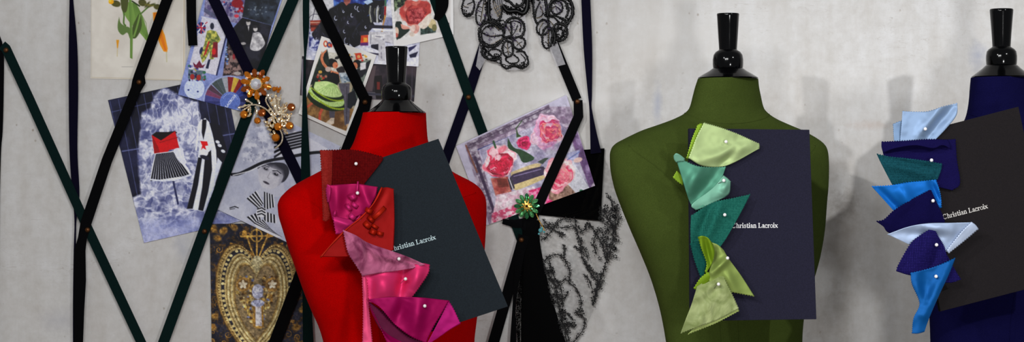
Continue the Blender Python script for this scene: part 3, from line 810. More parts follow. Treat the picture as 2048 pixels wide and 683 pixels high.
# small figure in a patterned suit
A.ell(235, 155, 12, 20, (40, 44, 62)); A.poly([(205, 185), (225, 178), (258, 186), (286, 235), (270, 255), (250, 250), (245, 350), (222, 352), (222, 300), (196, 352), (178, 372), (166, 330), (190, 260)], (150, 154, 70))
A.noise([(205, 185), (225, 178), (258, 186), (286, 235), (270, 255), (250, 250), (245, 350), (222, 352), (222, 300), (196, 352), (178, 372), (166, 330), (190, 260)], (96, 110, 60), (196, 190, 96), 4, 2, .35, .65)
A.poly([(212, 245), (222, 245), (200, 320), (182, 335)], (170, 50, 40)); A.poly([(242, 250), (268, 250), (268, 340), (232, 340)], (120, 30, 44)); A.ell(246, 305, 12, 20, (190, 40, 40)); A.poly([(213, 352), (226, 352), (212, 408), (196, 404)], (36, 40, 70)); A.ell(170, 300, 9, 22, (40, 44, 80), 15)
A.ell(170, 165, 27, 34, (44, 50, 110)); A.line([(150, 145), (190, 190)], 8, (214, 214, 226)); A.line([(190, 142), (150, 190)], 8, (214, 214, 226)); A.line([(150, 145), (190, 190)], 4, (180, 30, 50)); A.line([(170, 135), (170, 198)], 6, (180, 30, 50)); A.line([(146, 165), (196, 165)], 6, (180, 30, 50)); A.line([(195, 140), (206, 132)], 5, (180, 30, 50))
# pale head with a crown of beads
A.ell(130, 525, 60, 62, (190, 200, 232)); A.ell(95, 533, 6, 5, (40, 50, 110)); A.ell(150, 543, 6, 5, (40, 50, 110)); A.line([(122, 563), (132, 565), (142, 564)], 2, (160, 172, 212)); A.line([(121, 535), (124, 548)], 2, (160, 172, 212))
A.poly([(95, 410), (190, 420), (180, 480), (92, 465)], (90, 110, 120))
for k in range(40): A.ell(g.uniform(98, 192), g.uniform(372, 475), g.uniform(5, 10), g.uniform(5, 9), g.choice([(60, 110, 80), (170, 160, 70), (120, 40, 50), (60, 70, 140), (150, 150, 180), (40, 40, 70)]))
A.ell(118, 455, 13, 17, (150, 50, 46)); A.ell(155, 460, 13, 17, (150, 50, 46)); A.poly([(122, 370), (140, 385), (160, 358), (176, 388), (196, 380), (180, 402), (130, 400)], (110, 30, 60))
# colour wheel
wc, wr = (335, 600), 145; wcols = [(116, 66, 100), (86, 60, 110), (60, 62, 110), (120, 126, 130), (70, 80, 84), (96, 110, 110), (150, 150, 158), (128, 30, 36), (186, 160, 70), (120, 26, 30), (86, 40, 40), (50, 60, 130), (30, 40, 100), (80, 90, 150)]
A.ell(wc[0], wc[1], wr + 8, wr + 8, (150, 160, 200))
seq = [(172, (70, 72, 130)), (158, (120, 66, 96)), (144, (84, 60, 76)), (128, (70, 80, 80)), (114, (78, 88, 92)), (100, (150, 152, 160)), (86, (128, 32, 34)), (72, (190, 160, 66)), (58, (130, 24, 26)), (44, (60, 66, 130)), (30, (40, 60, 130)), (16, (30, 40, 96)), (2, (24, 30, 80)), (-12, (60, 66, 120)), (-26, (40, 44, 90)), (186, (50, 54, 110)), (200, (60, 66, 130))]
for a, c in seq:
    a0, a1 = math.radians(a - 7), math.radians(a + 7)
    A.poly([wc, (wc[0] + wr * math.cos(a0), wc[1] - wr * math.sin(a0)), (wc[0] + wr * math.cos(a1), wc[1] - wr * math.sin(a1))], c)
A.ell(342, 602, 60, 58, (104, 124, 190)); A.ell(342, 602, 54, 52, (92, 112, 178))
st, L = text_strokes('LACROIX'); ca, sa = math.cos(-1.0), math.sin(-1.0)
for line, w in st:
    A.line([(322 + (x / L * 92) * .62 + (-y) * 0 + y * -18 * .8, 640 - (x / L * 92) * .8 - y * 18 * .6) for x, y in line], 3.2, (206, 212, 236))
for k in range(12):
    a = math.radians(20 + k * 12); A.line([(342 + 44 * math.cos(a), 602 - 44 * math.sin(a)), (342 + 48 * math.cos(a), 602 - 48 * math.sin(a))], 3, (190, 196, 226), .8)
A.grain(.12, 2.6, 78)
card('collage_card', 'blue collage card with a colour wheel and a small figure in a patterned suit', 'card', A, .0045)

# --- the wide-hat portrait: a plain generic fashion picture, black and white
A = Art([(515, 214), (681, 292), (585, 489), (424, 413)], (182, 186, 204), (425, 200, 2.438))
A.noise([(-50, -50), (650, -50), (650, 750), (-50, 750)], (172, 176, 196), (196, 199, 214), 40, 9)
A.noise([(210, 30), (300, 150), (300, 260), (230, 300), (150, 310), (140, 240), (180, 150)], (150, 154, 176), (210, 212, 224), 10, 5, .35, .65, .8, 3)
for k in range(60):
    x, y = g.uniform(150, 300), g.uniform(180, 310); A.ell(x, y, g.uniform(2, 7), g.uniform(2, 5), (120, 122, 146) if g.random() < .5 else (220, 222, 232), g.uniform(0, 180), .6)
A.poly([(350, 190), (400, 150), (440, 165), (560, 235), (560, 250), (450, 248), (380, 275), (300, 280)], (206, 208, 222))
for k in range(6): A.poly([(300 + k * 0, 272 - k * 24), (352, 238 - k * 14), (450, 176 + k * -14 + 40), (450, 186 + k * -14 + 40), (356, 248 - k * 14), (300, 284 - k * 24)], (16, 16, 28))
A.line([(95, 362), (130, 358), (180, 335), (240, 306), (300, 290), (360, 280), (420, 268), (500, 255), (600, 252)], 15, (20, 20, 32), smooth=40); A.line([(100, 366), (180, 345), (240, 318), (300, 302)], 4, (220, 222, 232), smooth=30)
# face
A.poly([(218, 330), (280, 305), (345, 308), (372, 340), (362, 380), (335, 402), (320, 385), (240, 350)], (46, 46, 60), smooth=40)
A.poly([(222, 335), (250, 316), (300, 318), (340, 345), (346, 370), (330, 405), (300, 430), (268, 438), (240, 420), (226, 385)], (196, 196, 206), smooth=40)
A.poly([(258, 312), (345, 306), (374, 345), (360, 385), (338, 402), (344, 370), (325, 345), (290, 330)], (50, 50, 62), smooth=30)
A.ell(258, 333, 17, 9, (120, 118, 130), 25, .8); A.ell(259, 334, 11, 5.5, (34, 34, 44), 25); A.ell(308, 360, 18, 9, (110, 108, 120), 25, .8); A.ell(309, 361, 12, 6, (30, 30, 40), 25)
A.noise([(222, 335), (250, 316), (300, 318), (340, 345), (346, 370), (330, 405), (300, 430), (268, 438), (240, 420), (226, 385)], (168, 168, 180), (206, 206, 214), 26, 90, .3, .7, .6, 4)
A.ell(258, 333, 17, 9, (120, 118, 130), 25, .6, 2); A.ell(259, 334, 10, 5, (34, 34, 44), 25); A.ell(308, 360, 18, 9, (110, 108, 120), 25, .6, 2); A.ell(309, 361, 11, 5.5, (30, 30, 40), 25); A.ell(261, 332, 2.5, 2, (220, 220, 226)); A.ell(312, 359, 2.5, 2, (220, 220, 226))
A.poly([(326, 340), (346, 366), (334, 404), (318, 420), (330, 380)], (130, 130, 144), .6, 3)
A.line([(240, 322), (256, 318), (276, 326)], 4, (54, 54, 66)); A.line([(294, 344), (316, 344), (334, 358)], 5, (54, 54, 66))
A.line([(282, 350), (268, 376), (276, 382)], 4, (150, 148, 158), .8); A.ell(262, 402, 16, 5.5, (80, 74, 88), 28); A.line([(248, 397), (276, 408)], 2, (40, 38, 48))
A.poly([(240, 425), (300, 432), (345, 400), (360, 470), (230, 470), (215, 440)], (190, 192, 206), a=.8)
# striped bow
for lobe in ([(165, 480), (215, 440), (250, 500), (230, 535)], [(250, 445), (298, 462), (305, 520), (250, 535)], [(165, 570), (235, 540), (240, 600), (215, 610)], [(250, 540), (310, 560), (312, 600), (250, 590)], [(200, 600), (250, 580), (285, 630), (340, 668), (300, 668), (230, 640)]):
    A.poly(lobe, (214, 216, 228))
    (x0, y0), (x1, y1), (x2, y2), (x3, y3) = (lobe + lobe)[:4]
    for k in range(4):
        f, f2 = k / 4.0 + .02, k / 4.0 + .15
        A.poly([(x0 + (x1 - x0) * f, y0 + (y1 - y0) * f), (x0 + (x1 - x0) * f2, y0 + (y1 - y0) * f2), (x3 + (x2 - x3) * f2, y3 + (y2 - y3) * f2), (x3 + (x2 - x3) * f, y3 + (y2 - y3) * f)], (14, 14, 24))
A.ell(238, 545, 24, 26, (214, 216, 228)); 
for k in range(3): A.line([(220, 530 + k * 14), (240, 524 + k * 14), (256, 534 + k * 14)], 6, (14, 14, 24))
A.line([(85, 525), (108, 518), (125, 524)], 5, (16, 16, 26)); A.line([(85, 532), (108, 528)], 3, (16, 16, 26))
A.grain(.05, 2.6, 79)
card('photograph', 'black and white photograph of a woman in a wide hat and striped bow', 'photograph', A, .0062)

# --- gilded heart card
A = Art([(419.5, 447), (612, 446), (613, 730), (424, 730)], (38, 38, 52), (415, 440, 2.81))
A.noise([(-20, -20), (600, -20), (600, 850), (-20, 850)], (28, 29, 44), (48, 48, 62), 30, 31)
GD, GM, GLt = (74, 52, 22), (136, 104, 50), (190, 164, 104)
g = random.Random(12)
def scroll(cx, cy, r, col, w=5, a0=None):
    a0 = g.uniform(0, 6.3) if a0 is None else a0
    A.line([(cx + r * (1 - k / 16) * math.cos(a0 + k * .55), cy + r * (1 - k / 16) * math.sin(a0 + k * .55)) for k in range(15)], w, col, .9)
A.noise([(10, 20), (560, 20), (560, 800), (10, 800)], GD, (120, 86, 36), 7, 33, .5, .72, .75, 1, True)
for k in range(150):
    x, y = g.uniform(14, 560), g.uniform(22, 760)
    if 60 < x < 490 and 190 < y < 690 and (y < 480 or abs(x - 280) < (700 - y) * .8): continue
    scroll(x, y, g.uniform(9, 24), g.choice([GM, GD, (104, 76, 32), (160, 122, 58)]), g.uniform(3, 6))
for x, y in ((90, 55), (55, 100), (150, 40), (35, 45), (90, 60), (30, 600), (500, 600), (535, 500), (40, 540)): A.ell(x, y, 22, 17, (176, 136, 66), g.uniform(0, 180), .8, 2); A.ell(x + 5, y - 4, 10, 7, (120, 84, 34), 0, .8, 1)
A.line([(130, 130), (180, 150), (230, 175), (260, 200)], 12, (160, 120, 56), smooth=20); A.line([(420, 130), (370, 150), (320, 180)], 12, (160, 120, 56), smooth=20)
A.line([(277, 10), (277, 210)], 10, (176, 140, 74)); A.line([(188, 90), (366, 88)], 10, (176, 140, 74)); A.line(arc(275, 86, 32, 34, 0, 360, 30), 8, (180, 146, 80)); A.line([(222, 92), (245, 160), (268, 210)], 9, (176, 140, 74)); A.line([(335, 95), (310, 150), (290, 205)], 9, (176, 140, 74))
A.ell(208, 75, 14, 20, (170, 130, 62)); A.ell(345, 80, 12, 18, (170, 130, 62))
def heart(cx, cy, w, h, n=60):
    """cy: height of the notch; w half width; h height below the notch"""
    L_ = [(0, 0), (-.16, -.13), (-.42, -.23), (-.70, -.20), (-.92, -.04), (-1.0, .18), (-.95, .42), (-.74, .66), (-.40, .88), (0, 1.06)]
    R_ = [(-x, y) for x, y in L_[::-1]][1:]
    left = crom([(cx + x * w, cy + y * h) for x, y in L_], n); right = crom([(cx + x * w, cy + y * h) for x, y in R_], n)
    return [tuple(p) for p in left] + [tuple(p) for p in right][1:-1]
for w, h, dy, c in ((232, 520, -40, (92, 68, 34)), (226, 508, -36, (150, 124, 74)), (216, 494, -30, (112, 88, 48)), (208, 480, -24, (176, 154, 104)), (198, 466, -18, (40, 38, 48)), (180, 436, -2, (168, 150, 104)), (170, 420, 4, (128, 108, 66)), (164, 408, 8, (182, 164, 118)), (152, 384, 16, (140, 120, 74)), (144, 370, 20, (190, 174, 130)), (134, 350, 28, (150, 130, 84)), (126, 336, 34, (120, 98, 58)), (118, 322, 40, (128, 112, 84))):
    A.poly(heart(275, 290 + dy, w, h), c)
for k in range(56):
    hp = heart(275, 276, 189, 451); p = hp[int(k / 56 * len(hp))]; A.ell(p[0], p[1], 9, 8, (196, 178, 126))
for k in range(110):
    hp = heart(275, 258, 212, 487); p = hp[int(k / 110 * len(hp))]; A.ell(p[0], p[1], 4, 4, (206, 186, 132), 0, .8)
    hp = heart(275, 300, 158, 394); p = hp[int(k / 110 * len(hp))]; A.ell(p[0], p[1], 4, 4, (212, 196, 150), 0, .8)
for k in range(420):
    x, y = g.uniform(165, 392), g.uniform(315, 600)
    if abs(x - 275) > (650 - y) * .44 or abs(x - 282) < 24: continue
    A.ell(x, y, g.uniform(5, 12), g.uniform(4, 8), g.choice([(190, 162, 92), (146, 112, 56), (206, 186, 130), (110, 82, 40), (112, 118, 150), (170, 140, 80), (84, 62, 34)]), g.uniform(0, 180))
for x, y in ((200, 360), (365, 360)):
    A.ell(x, y, 40, 40, (150, 118, 66)); A.ell(x, y, 28, 28, (110, 84, 50))
    for k in range(5): a = k * 1.2566 - 1.57; A.ell(x + 12 * math.cos(a), y + 12 * math.sin(a), 14, 8, (204, 190, 164), math.degrees(a))
A.poly([(255, 470), (312, 470), (318, 600), (256, 600)], (150, 116, 56)); A.poly([(268, 470), (302, 470), (306, 595), (270, 595)], (184, 176, 176)); A.ell(282, 400, 32, 42, (170, 172, 196)); A.ell(280, 385, 24, 22, (196, 198, 216)); A.ell(282, 465, 38, 20, (166, 170, 198)); A.ell(285, 540, 14, 45, (206, 204, 206)); A.ell(287, 600, 20, 8, (190, 150, 80))
A.ell(278, 222, 24, 24, (186, 176, 140)); A.ell(262, 240, 16, 12, (170, 160, 124)); A.ell(294, 240, 16, 12, (170, 160, 124)); A.ell(278, 268, 14, 22, (178, 168, 130))
A.grain(.42, 3.0, 80)
A.grain(.3, 8, 81)
card('ornament_card', 'dark card printed with a gilded ornate heart', 'card', A, .005)

# --- sewing machine photograph and the dark one behind it
A = Art([(604, 112), (834, 124), (828, 203), (600, 190)], (40, 34, 44), (600, 0, 2.628))
A.noise([(0, 300), (650, 300), (650, 560), (0, 560)], (26, 22, 32), (66, 54, 62), 24, 41)
A.poly([(340, 480), (470, 490), (470, 545), (340, 540)], (96, 90, 98)); A.poly([(385, 400), (430, 395), (440, 520), (400, 520)], (22, 14, 18)); A.poly([(404, 430), (420, 430), (420, 470), (404, 470)], (110, 40, 34)); A.poly([(330, 485), (610, 500), (610, 512), (330, 497)], (60, 60, 74)); A.poly([(340, 345), (400, 345), (380, 480), (340, 480)], (90, 76, 80))
for x in (520, 560, 590): A.line([(x, 360), (x - 3, 520)], 6, (80, 70, 84), .6)
A.line([(12, 312), (12, 540)], 8, (130, 126, 136)); A.line([(80, 318), (60, 420)], 9, (70, 62, 74))
card('photograph', 'dim photograph of a dark room partly behind the black neck finial', 'photograph', A, .0022)
A = Art([(611, -45), (846, -45), (837, 133), (611, 119)], (196, 196, 210), (605, 0, 5.252))
A.noise([(0, -250), (1300, -250), (1250, 720), (0, 720)], (176, 178, 200), (214, 214, 224), 18, 43)
A.poly([(320, -250), (1000, -250), (880, 40), (700, 180), (560, 290), (420, 200), (330, 60)], (40, 66, 150)); A.noise([(320, -250), (1000, -250), (880, 40), (700, 180), (560, 290), (420, 200), (330, 60)], (28, 44, 116), (84, 120, 190), 9, 44)
A.poly([(70, -100), (320, -100), (320, 90), (280, 100), (200, 200), (75, 210)], (196, 196, 200)); A.line([(160, -20), (80, 300)], 7, (66, 60, 80)); A.line(arc(140, 210, 75, 62, 180, 360), 6, (70, 66, 84))
A.poly([(78, 215), (200, 210), (170, 320), (90, 330)], (150, 62, 46)); A.poly([(78, 262), (190, 262), (180, 285), (84, 290)], (84, 30, 26)); A.poly([(78, 232), (190, 230), (190, 240), (78, 244)], (200, 150, 130))
BK = (18, 17, 26)
A.poly([(410, 20), (360, 60), (285, 95), (240, 180), (170, 260), (100, 350), (95, 400), (130, 420), (230, 380), (330, 420), (420, 470), (480, 500), (520, 400), (560, 280), (640, 200), (700, 150), (760, 90), (850, 80), (880, 0), (720, 0), (640, 50), (560, 30), (500, 40)], BK)
A.poly([(640, 190), (700, 160), (760, 270), (700, 330), (620, 380), (605, 470), (540, 500), (480, 440)], (16, 16, 24))
A.noise([(410, 20), (285, 95), (170, 260), (100, 350), (130, 420), (420, 470), (520, 400), (640, 200)], (8, 8, 14), (44, 42, 60), 12, 45, .45, .7, .8, 2)
A.poly([(700, 100), (860, 60), (860, 200), (800, 240), (740, 220)], (70, 70, 84))
g = random.Random(21)
for k in range(24):
    x = g.uniform(705, 850); A.line([(x, 60 + g.uniform(0, 30)), (x - 8, 130), (x + g.uniform(-15, 15), 230)], g.uniform(6, 14), g.choice([(206, 208, 216), (24, 24, 32), (130, 130, 110), (20, 20, 28)]), .8)
for x, y, r_ in ((460, 430, 34), (350, 190, 22), (520, 160, 20), (590, 95, 26), (150, 410, 14), (440, 330, 16), (664, 285, 12), (480, 235, 12), (430, 120, 12), (820, 180, 24), (560, 80, 18)):
    A.line(arc(x, y, r_ * .6, r_, g.uniform(0, 90), 250), 8, (196, 200, 222), .85)
for k in range(46):
    x, y = g.uniform(130, 640), g.uniform(60, 470); a = g.uniform(.8, 1.9); A.line([(x, y), (x + 24 * math.cos(a), y + 24 * math.sin(a))], 4, (120, 124, 160), .45)
A.ell(470, -8, 40, 40, (130, 74, 70)); A.poly([(430, 20), (510, 20), (460, 60)], (160, 96, 84)); A.poly([(640, 20), (720, -20), (740, 20), (680, 50)], (170, 190, 220))
A.line([(875, -50), (870, 160), (835, 330)], 18, (176, 128, 66)); A.line([(872, 60), (866, 150)], 20, (150, 40, 44)); A.line([(872, 0), (873, 60)], 18, (60, 110, 90)); A.poly([(700, 260), (960, 270), (960, 300), (700, 296)], (36, 34, 48)); A.poly([(880, 180), (960, 190), (950, 270), (850, 265)], (126, 130, 160))
A.poly([(745, 300), (950, 315), (945, 330), (745, 318)], (230, 230, 236)); 
A.poly([(615, 370), (690, 365), (690, 470), (608, 475)], (198, 74, 40)); A.poly([(640, 395), (680, 395), (680, 440), (640, 440)], (222, 150, 60)); A.poly([(608, 450), (690, 445), (690, 478), (608, 480)], (96, 40, 110)); A.poly([(600, 330), (700, 325), (700, 365), (600, 372)], (50, 44, 60))
A.poly([(720, 470), (800, 460), (800, 540), (720, 520)], (30, 28, 44))
A.poly([(695, 335), (960, 330), (980, 470), (870, 440), (870, 640), (795, 635), (798, 455), (700, 470)], (186, 184, 190)); A.poly([(720, 365), (870, 360), (860, 400), (730, 400)], (206, 204, 206)); A.line([(720, 365), (715, 460)], 6, (110, 108, 124)); A.line([(770, 380), (840, 390), (850, 420)], 10, (130, 126, 140)); A.line([(740, 470), (740, 520)], 10, (40, 40, 60)); A.ell(835, 398, 14, 12, (220, 220, 226)); A.line([(872, 440), (920, 450)], 8, (120, 116, 130))
for y in (500, 560, 600): A.ell(828, y, 7, 16, (130, 126, 138))
A.poly([(540, 500), (720, 500), (800, 530), (800, 560), (560, 530)], (210, 210, 222)); A.poly([(560, 530), (800, 560), (800, 580), (570, 548)], (60, 56, 76)); A.poly([(70, 330), (130, 420), (190, 430), (150, 530), (70, 520)], (70, 80, 150)); A.noise([(70, 330), (130, 420), (190, 430), (150, 530), (70, 520)], (40, 46, 110), (190, 194, 216), 5, 48)
A.poly([(870, 480), (1230, 470), (1225, 560), (1150, 610), (1100, 520), (880, 560)], (200, 200, 214)); A.poly([(1110, 500), (1200, 470), (1180, 500), (1120, 545)], (40, 40, 86)); A.poly([(1120, 575), (1215, 540), (1190, 600), (1130, 606)], (30, 30, 60))
A.grain(.16, 3.4, 82)
card('photograph', 'colour photograph of a figure in shiny black at a white sewing machine', 'photograph', A, .0035)

# --- painted rose card
A = Art([(779, -45), (906, -45), (907, 69), (788, 96)], (206, 203, 200), (605, 0, 5.252))
A.noise([(850, -250), (1600, -250), (1620, 520), (850, 520)], (198, 194, 192), (214, 211, 208), 25, 51)
DG = (28, 44, 36)
A.noise([(900, -250), (1120, -250), (1090, 60), (1010, 80), (960, 130), (930, 70)], (20, 34, 26), (120, 134, 104), 6, 52)
A.poly([(985, 225), (1040, 230), (1050, 300), (1130, 310), (1010, 415), (985, 400), (965, 300)], DG, smooth=30); A.noise([(1240, 290), (1330, 250), (1400, 300), (1400, 340), (1240, 365)], (22, 38, 34), (70, 90, 84), 6, 53)
A.ell(985, 330, 26, 46, (214, 186, 168)); A.ell(988, 370, 18, 24, (176, 96, 84)); A.ell(1360, 250, 44, 50, (196, 180, 140)); A.ell(1385, 290, 26, 36, (120, 116, 76))
A.rose2(1180, 125, 165, [(190, 84, 76), (206, 112, 100), (176, 66, 62), (214, 140, 128)], [(110, 24, 30), (160, 50, 50), (186, 76, 70), (140, 36, 40)], (.05, .15), 5)
A.noise([(1120, 100), (1260, 80), (1290, 180), (1200, 250), (1120, 220)], (112, 20, 34), (206, 110, 110), 4, 55, .35, .65, .8, 3)
A.poly([(1215, 280), (1270, 200), (1340, 140), (1356, 190), (1320, 270), (1270, 305)], (214, 200, 188), smooth=30); A.poly([(1030, 250), (1110, 280), (1130, 300), (1050, 305)], (214, 150, 136), smooth=20); A.ell(1190, 305, 36, 50, (206, 150, 140), 20); A.ell(1160, 300, 26, 40, (214, 186, 176), 10); A.ell(1150, 360, 30, 24, (200, 184, 172))
A.poly([(1490, 225), (1540, 240), (1550, 310), (1490, 320), (1500, 270)], (40, 34, 38))
A.border(5, (216, 215, 214)); A.poly([(1000, 410), (1440, 340), (1450, 400), (1000, 480)], (212, 210, 208))
A.grain(.16, 4, 83, [(900, -250), (1500, -250), (1450, 340), (940, 420)])
card('flower_card', 'white bordered card with a large painted red rose', 'card', A, .0055)

# --- dancers card
A = Art([(643, 72), (753, 110), (695, 272), (597, 227)], (216, 214, 210), (590, 60, 3.105))
ins = [(160, 145), (272, 100), (490, 170), (330, 625), (22, 510)]
A.poly([(165, 130), (478, 180), (322, 628), (22, 515)], (170, 160, 136))
A.poly([(165, 130), (478, 180), (455, 260), (120, 270)], (196, 192, 180))
A.noise([(160, 150), (200, 120), (240, 330), (90, 340)], (14, 24, 20), (34, 50, 40), 8, 61); A.noise([(400, 190), (475, 185), (380, 470), (330, 470)], (20, 34, 34), (120, 130, 120), 8, 62)
A.noise([(60, 400), (340, 470), (370, 500), (325, 628), (22, 515)], (104, 74, 42), (150, 116, 70), 14, 63)
for k in range(10): A.ell(170 + g.uniform(-30, 25), 290 + g.uniform(-30, 30), 8, 9, g.choice([(150, 50, 40), (190, 150, 70), (50, 90, 60), (160, 110, 90)]))
for k in range(26): A.ell(330 + g.uniform(-20, 115), 155 + g.uniform(-22, 30) + 12, g.uniform(4, 8), g.uniform(3, 6), g.choice([(190, 50, 40), (40, 120, 80), (210, 160, 60), (60, 70, 140), (20, 20, 24)]))
A.poly([(372, 145), (410, 140), (420, 180), (380, 185)], (200, 70, 44)); A.ell(395, 165, 10, 10, (222, 160, 100))
# raised arm, head, bodice
SKIN = (196, 122, 88)
A.line([(196, 232), (175, 205), (166, 175), (172, 150)], 17, SKIN, smooth=20); A.line([(172, 150), (185, 136), (192, 128)], 9, SKIN); A.line([(176, 150), (164, 138)], 5, SKIN); A.ell(206, 243, 18, 16, (180, 160, 150))
A.ell(236, 206, 27, 26, (16, 14, 18)); A.ell(250, 218, 17, 20, SKIN); A.ell(226, 192, 18, 16, (16, 14, 18)); A.ell(262, 172, 16, 9, (16, 14, 18), -20); A.ell(258, 222, 4, 3, (170, 40, 40))
A.poly([(222, 250), (268, 262), (288, 285), (270, 300), (220, 280)], SKIN); A.poly([(205, 270), (232, 262), (272, 275), (278, 320), (260, 345), (205, 335), (200, 300)], (12, 12, 16)); A.poly([(255, 240), (295, 225), (310, 262), (285, 272), (262, 256)], (44, 38, 42), smooth=20)
# the man
A.ell(385, 210, 26, 26, (14, 12, 16)); A.ell(372, 222, 17, 22, SKIN); A.poly([(350, 250), (400, 240), (440, 205), (470, 185), (452, 250), (420, 290), (380, 300), (345, 300)], (30, 32, 40)); A.poly([(405, 205), (440, 200), (440, 240), (405, 250)], (206, 204, 206)); A.noise([(270, 265), (345, 262), (350, 320), (290, 330)], (90, 110, 130), (190, 200, 206), 5, 66)
A.poly([(268, 330), (340, 330), (336, 420), (340, 490), (338, 590), (308, 590), (300, 470), (290, 400)], (96, 92, 104)); A.line([(322, 350), (320, 580)], 6, (70, 66, 78)); A.poly([(212, 500), (250, 495), (245, 545), (214, 545)], (84, 80, 90)); A.poly([(190, 575), (225, 545), (245, 545), (242, 580), (215, 592)], (200, 184, 166)); A.poly([(318, 585), (336, 580), (330, 610), (320, 600)], (190, 160, 130))
A.poly([(328, 395), (370, 370), (385, 440), (345, 490), (325, 480)], (24, 30, 40))
# legs and tiered skirt
A.line([(172, 480), (155, 520), (152, 560)], 16, (186, 86, 62)); A.ell(148, 562, 12, 10, (180, 50, 40)); A.line([(110, 450), (60, 490), (30, 515)], 14, (186, 96, 66))
LG = (176, 206, 130); EDG = (26, 44, 18)
A.poly([(70, 350), (64, 385), (95, 440), (150, 480), (230, 503), (302, 492), (300, 440), (280, 400), (200, 380)], EDG, smooth=50); A.poly([(82, 350), (100, 410), (160, 452), (230, 475), (298, 468), (290, 420), (160, 380)], LG, smooth=50)
A.poly([(120, 325), (100, 360), (130, 405), (190, 440), (250, 445), (298, 425), (288, 400)], EDG, smooth=40); A.poly([(125, 322), (118, 362), (150, 392), (200, 412), (250, 418), (292, 405), (270, 365), (258, 340), (200, 318)], (186, 212, 142), smooth=50)
for k in range(9): A.line([(215 + k * 4, 335), (140 + k * 18, 385 + (4 - abs(k - 5)) * 6)], 3, (120, 160, 80), .6)
for k in range(22):
    f = k / 21; A.ell(74 + f * 226, 372 + 118 * math.sin(f * 1.75), 6, 6, (150, 170, 40)); A.ell(104 + f * 192, 360 + 78 * math.sin(f * 1.85), 5, 5, (150, 170, 40))
A.border(6, (214, 212, 208)); A.ell(190, 85, 14, 20, (190, 70, 40)); A.ell(190, 85, 7, 12, (226, 214, 190)); A.ell(212, 92, 14, 18, (60, 70, 120)); A.ell(212, 92, 6, 10, (226, 120, 60)); A.ell(225, 96, 7, 12, (190, 50, 40))
A.poly([(170, 45), (270, 80), (265, 150), (160, 128)], (216, 214, 210), a=0)
A.grain(.16, 3, 84, [(165, 130), (478, 180), (322, 620), (22, 510)])
card('postcard', 'postcard of a couple dancing, one in a tiered pale green skirt', 'card', A, .0075)

# --- rose photograph with a purple painted frame
A = Art([(912, 292), (1133, 189.5), (1190, 371), (973, 450)], (168, 150, 176), (905, 180, 2.439))
A.noise([(-20, -20), (800, -20), (800, 720), (-20, 720)], (118, 102, 122), (170, 158, 174), 10, 71)
A.poly([(10, 265), (555, 20), (575, 80), (470, 80), (60, 270), (180, 660), (160, 670)], (172, 168, 186))
A.poly([(60, 262), (470, 70), (480, 110), (120, 275), (220, 610), (185, 620)], (112, 96, 116)); A.noise([(62, 262), (470, 74), (478, 105), (118, 268), (210, 600), (180, 610)], (96, 82, 100), (164, 156, 168), 6, 72)
A.line([(80, 270), (465, 85)], 5, (84, 70, 90)); A.line([(110, 330), (205, 600)], 14, (66, 50, 76)); A.line([(125, 290), (400, 178)], 6, (52, 58, 110)); A.line([(66, 270), (120, 400)], 8, (120, 80, 70))
A.poly([(130, 290), (420, 165), (500, 130), (560, 200), (670, 480), (240, 630), (200, 560)], (170, 166, 182)); A.noise([(130, 290), (420, 165), (500, 130), (560, 200), (670, 480), (240, 630), (200, 560)], (132, 126, 150), (180, 176, 192), 20, 73)
A.poly([(560, 180), (610, 195), (690, 440), (670, 480)], (110, 84, 122)); A.noise([(585, 195), (625, 200), (695, 440), (672, 470)], (96, 72, 110), (150, 130, 164), 14, 74); A.line([(610, 200), (690, 400)], 7, (176, 160, 186))
A.poly([(590, 350), (668, 478), (560, 520), (540, 400)], (196, 196, 206))
# wood and ink roller
A.noise([(186, 430), (270, 420), (290, 500), (210, 515)], (150, 70, 66), (180, 112, 100), 8, 75); A.poly([(215, 430), (265, 430), (275, 470), (225, 475)], (110, 52, 44))
A.poly([(285, 400), (400, 358), (430, 370), (300, 425)], (186, 168, 130), smooth=20); A.poly([(280, 425), (300, 408), (440, 372), (440, 415), (300, 470)], (64, 52, 76), smooth=20); A.line([(300, 420), (430, 385)], 5, (120, 108, 140)); A.poly([(296, 462), (440, 415), (445, 432), (310, 488)], (190, 172, 128), smooth=20); A.poly([(268, 432), (290, 425), (305, 478), (284, 486)], (60, 56, 66)); A.line([(276, 430), (295, 482)], 4, (190, 186, 196))
A.noise([(215, 510), (400, 470), (440, 560), (240, 640), (190, 640)], (186, 152, 166), (206, 194, 200), 7, 76); A.noise([(192, 600), (300, 560), (400, 480), (410, 520), (250, 640), (190, 648)], (184, 74, 108), (206, 176, 186), 6, 77, .4, .6)
A.noise([(370, 490), (440, 470), (560, 520), (480, 560), (420, 575)], (186, 40, 100), (226, 150, 180), 5, 78)
A.noise([(470, 475), (560, 455), (600, 500), (500, 545), (470, 530)], (110, 84, 72), (160, 132, 118), 6, 79); A.ell(628, 490, 9, 6, (60, 110, 84))
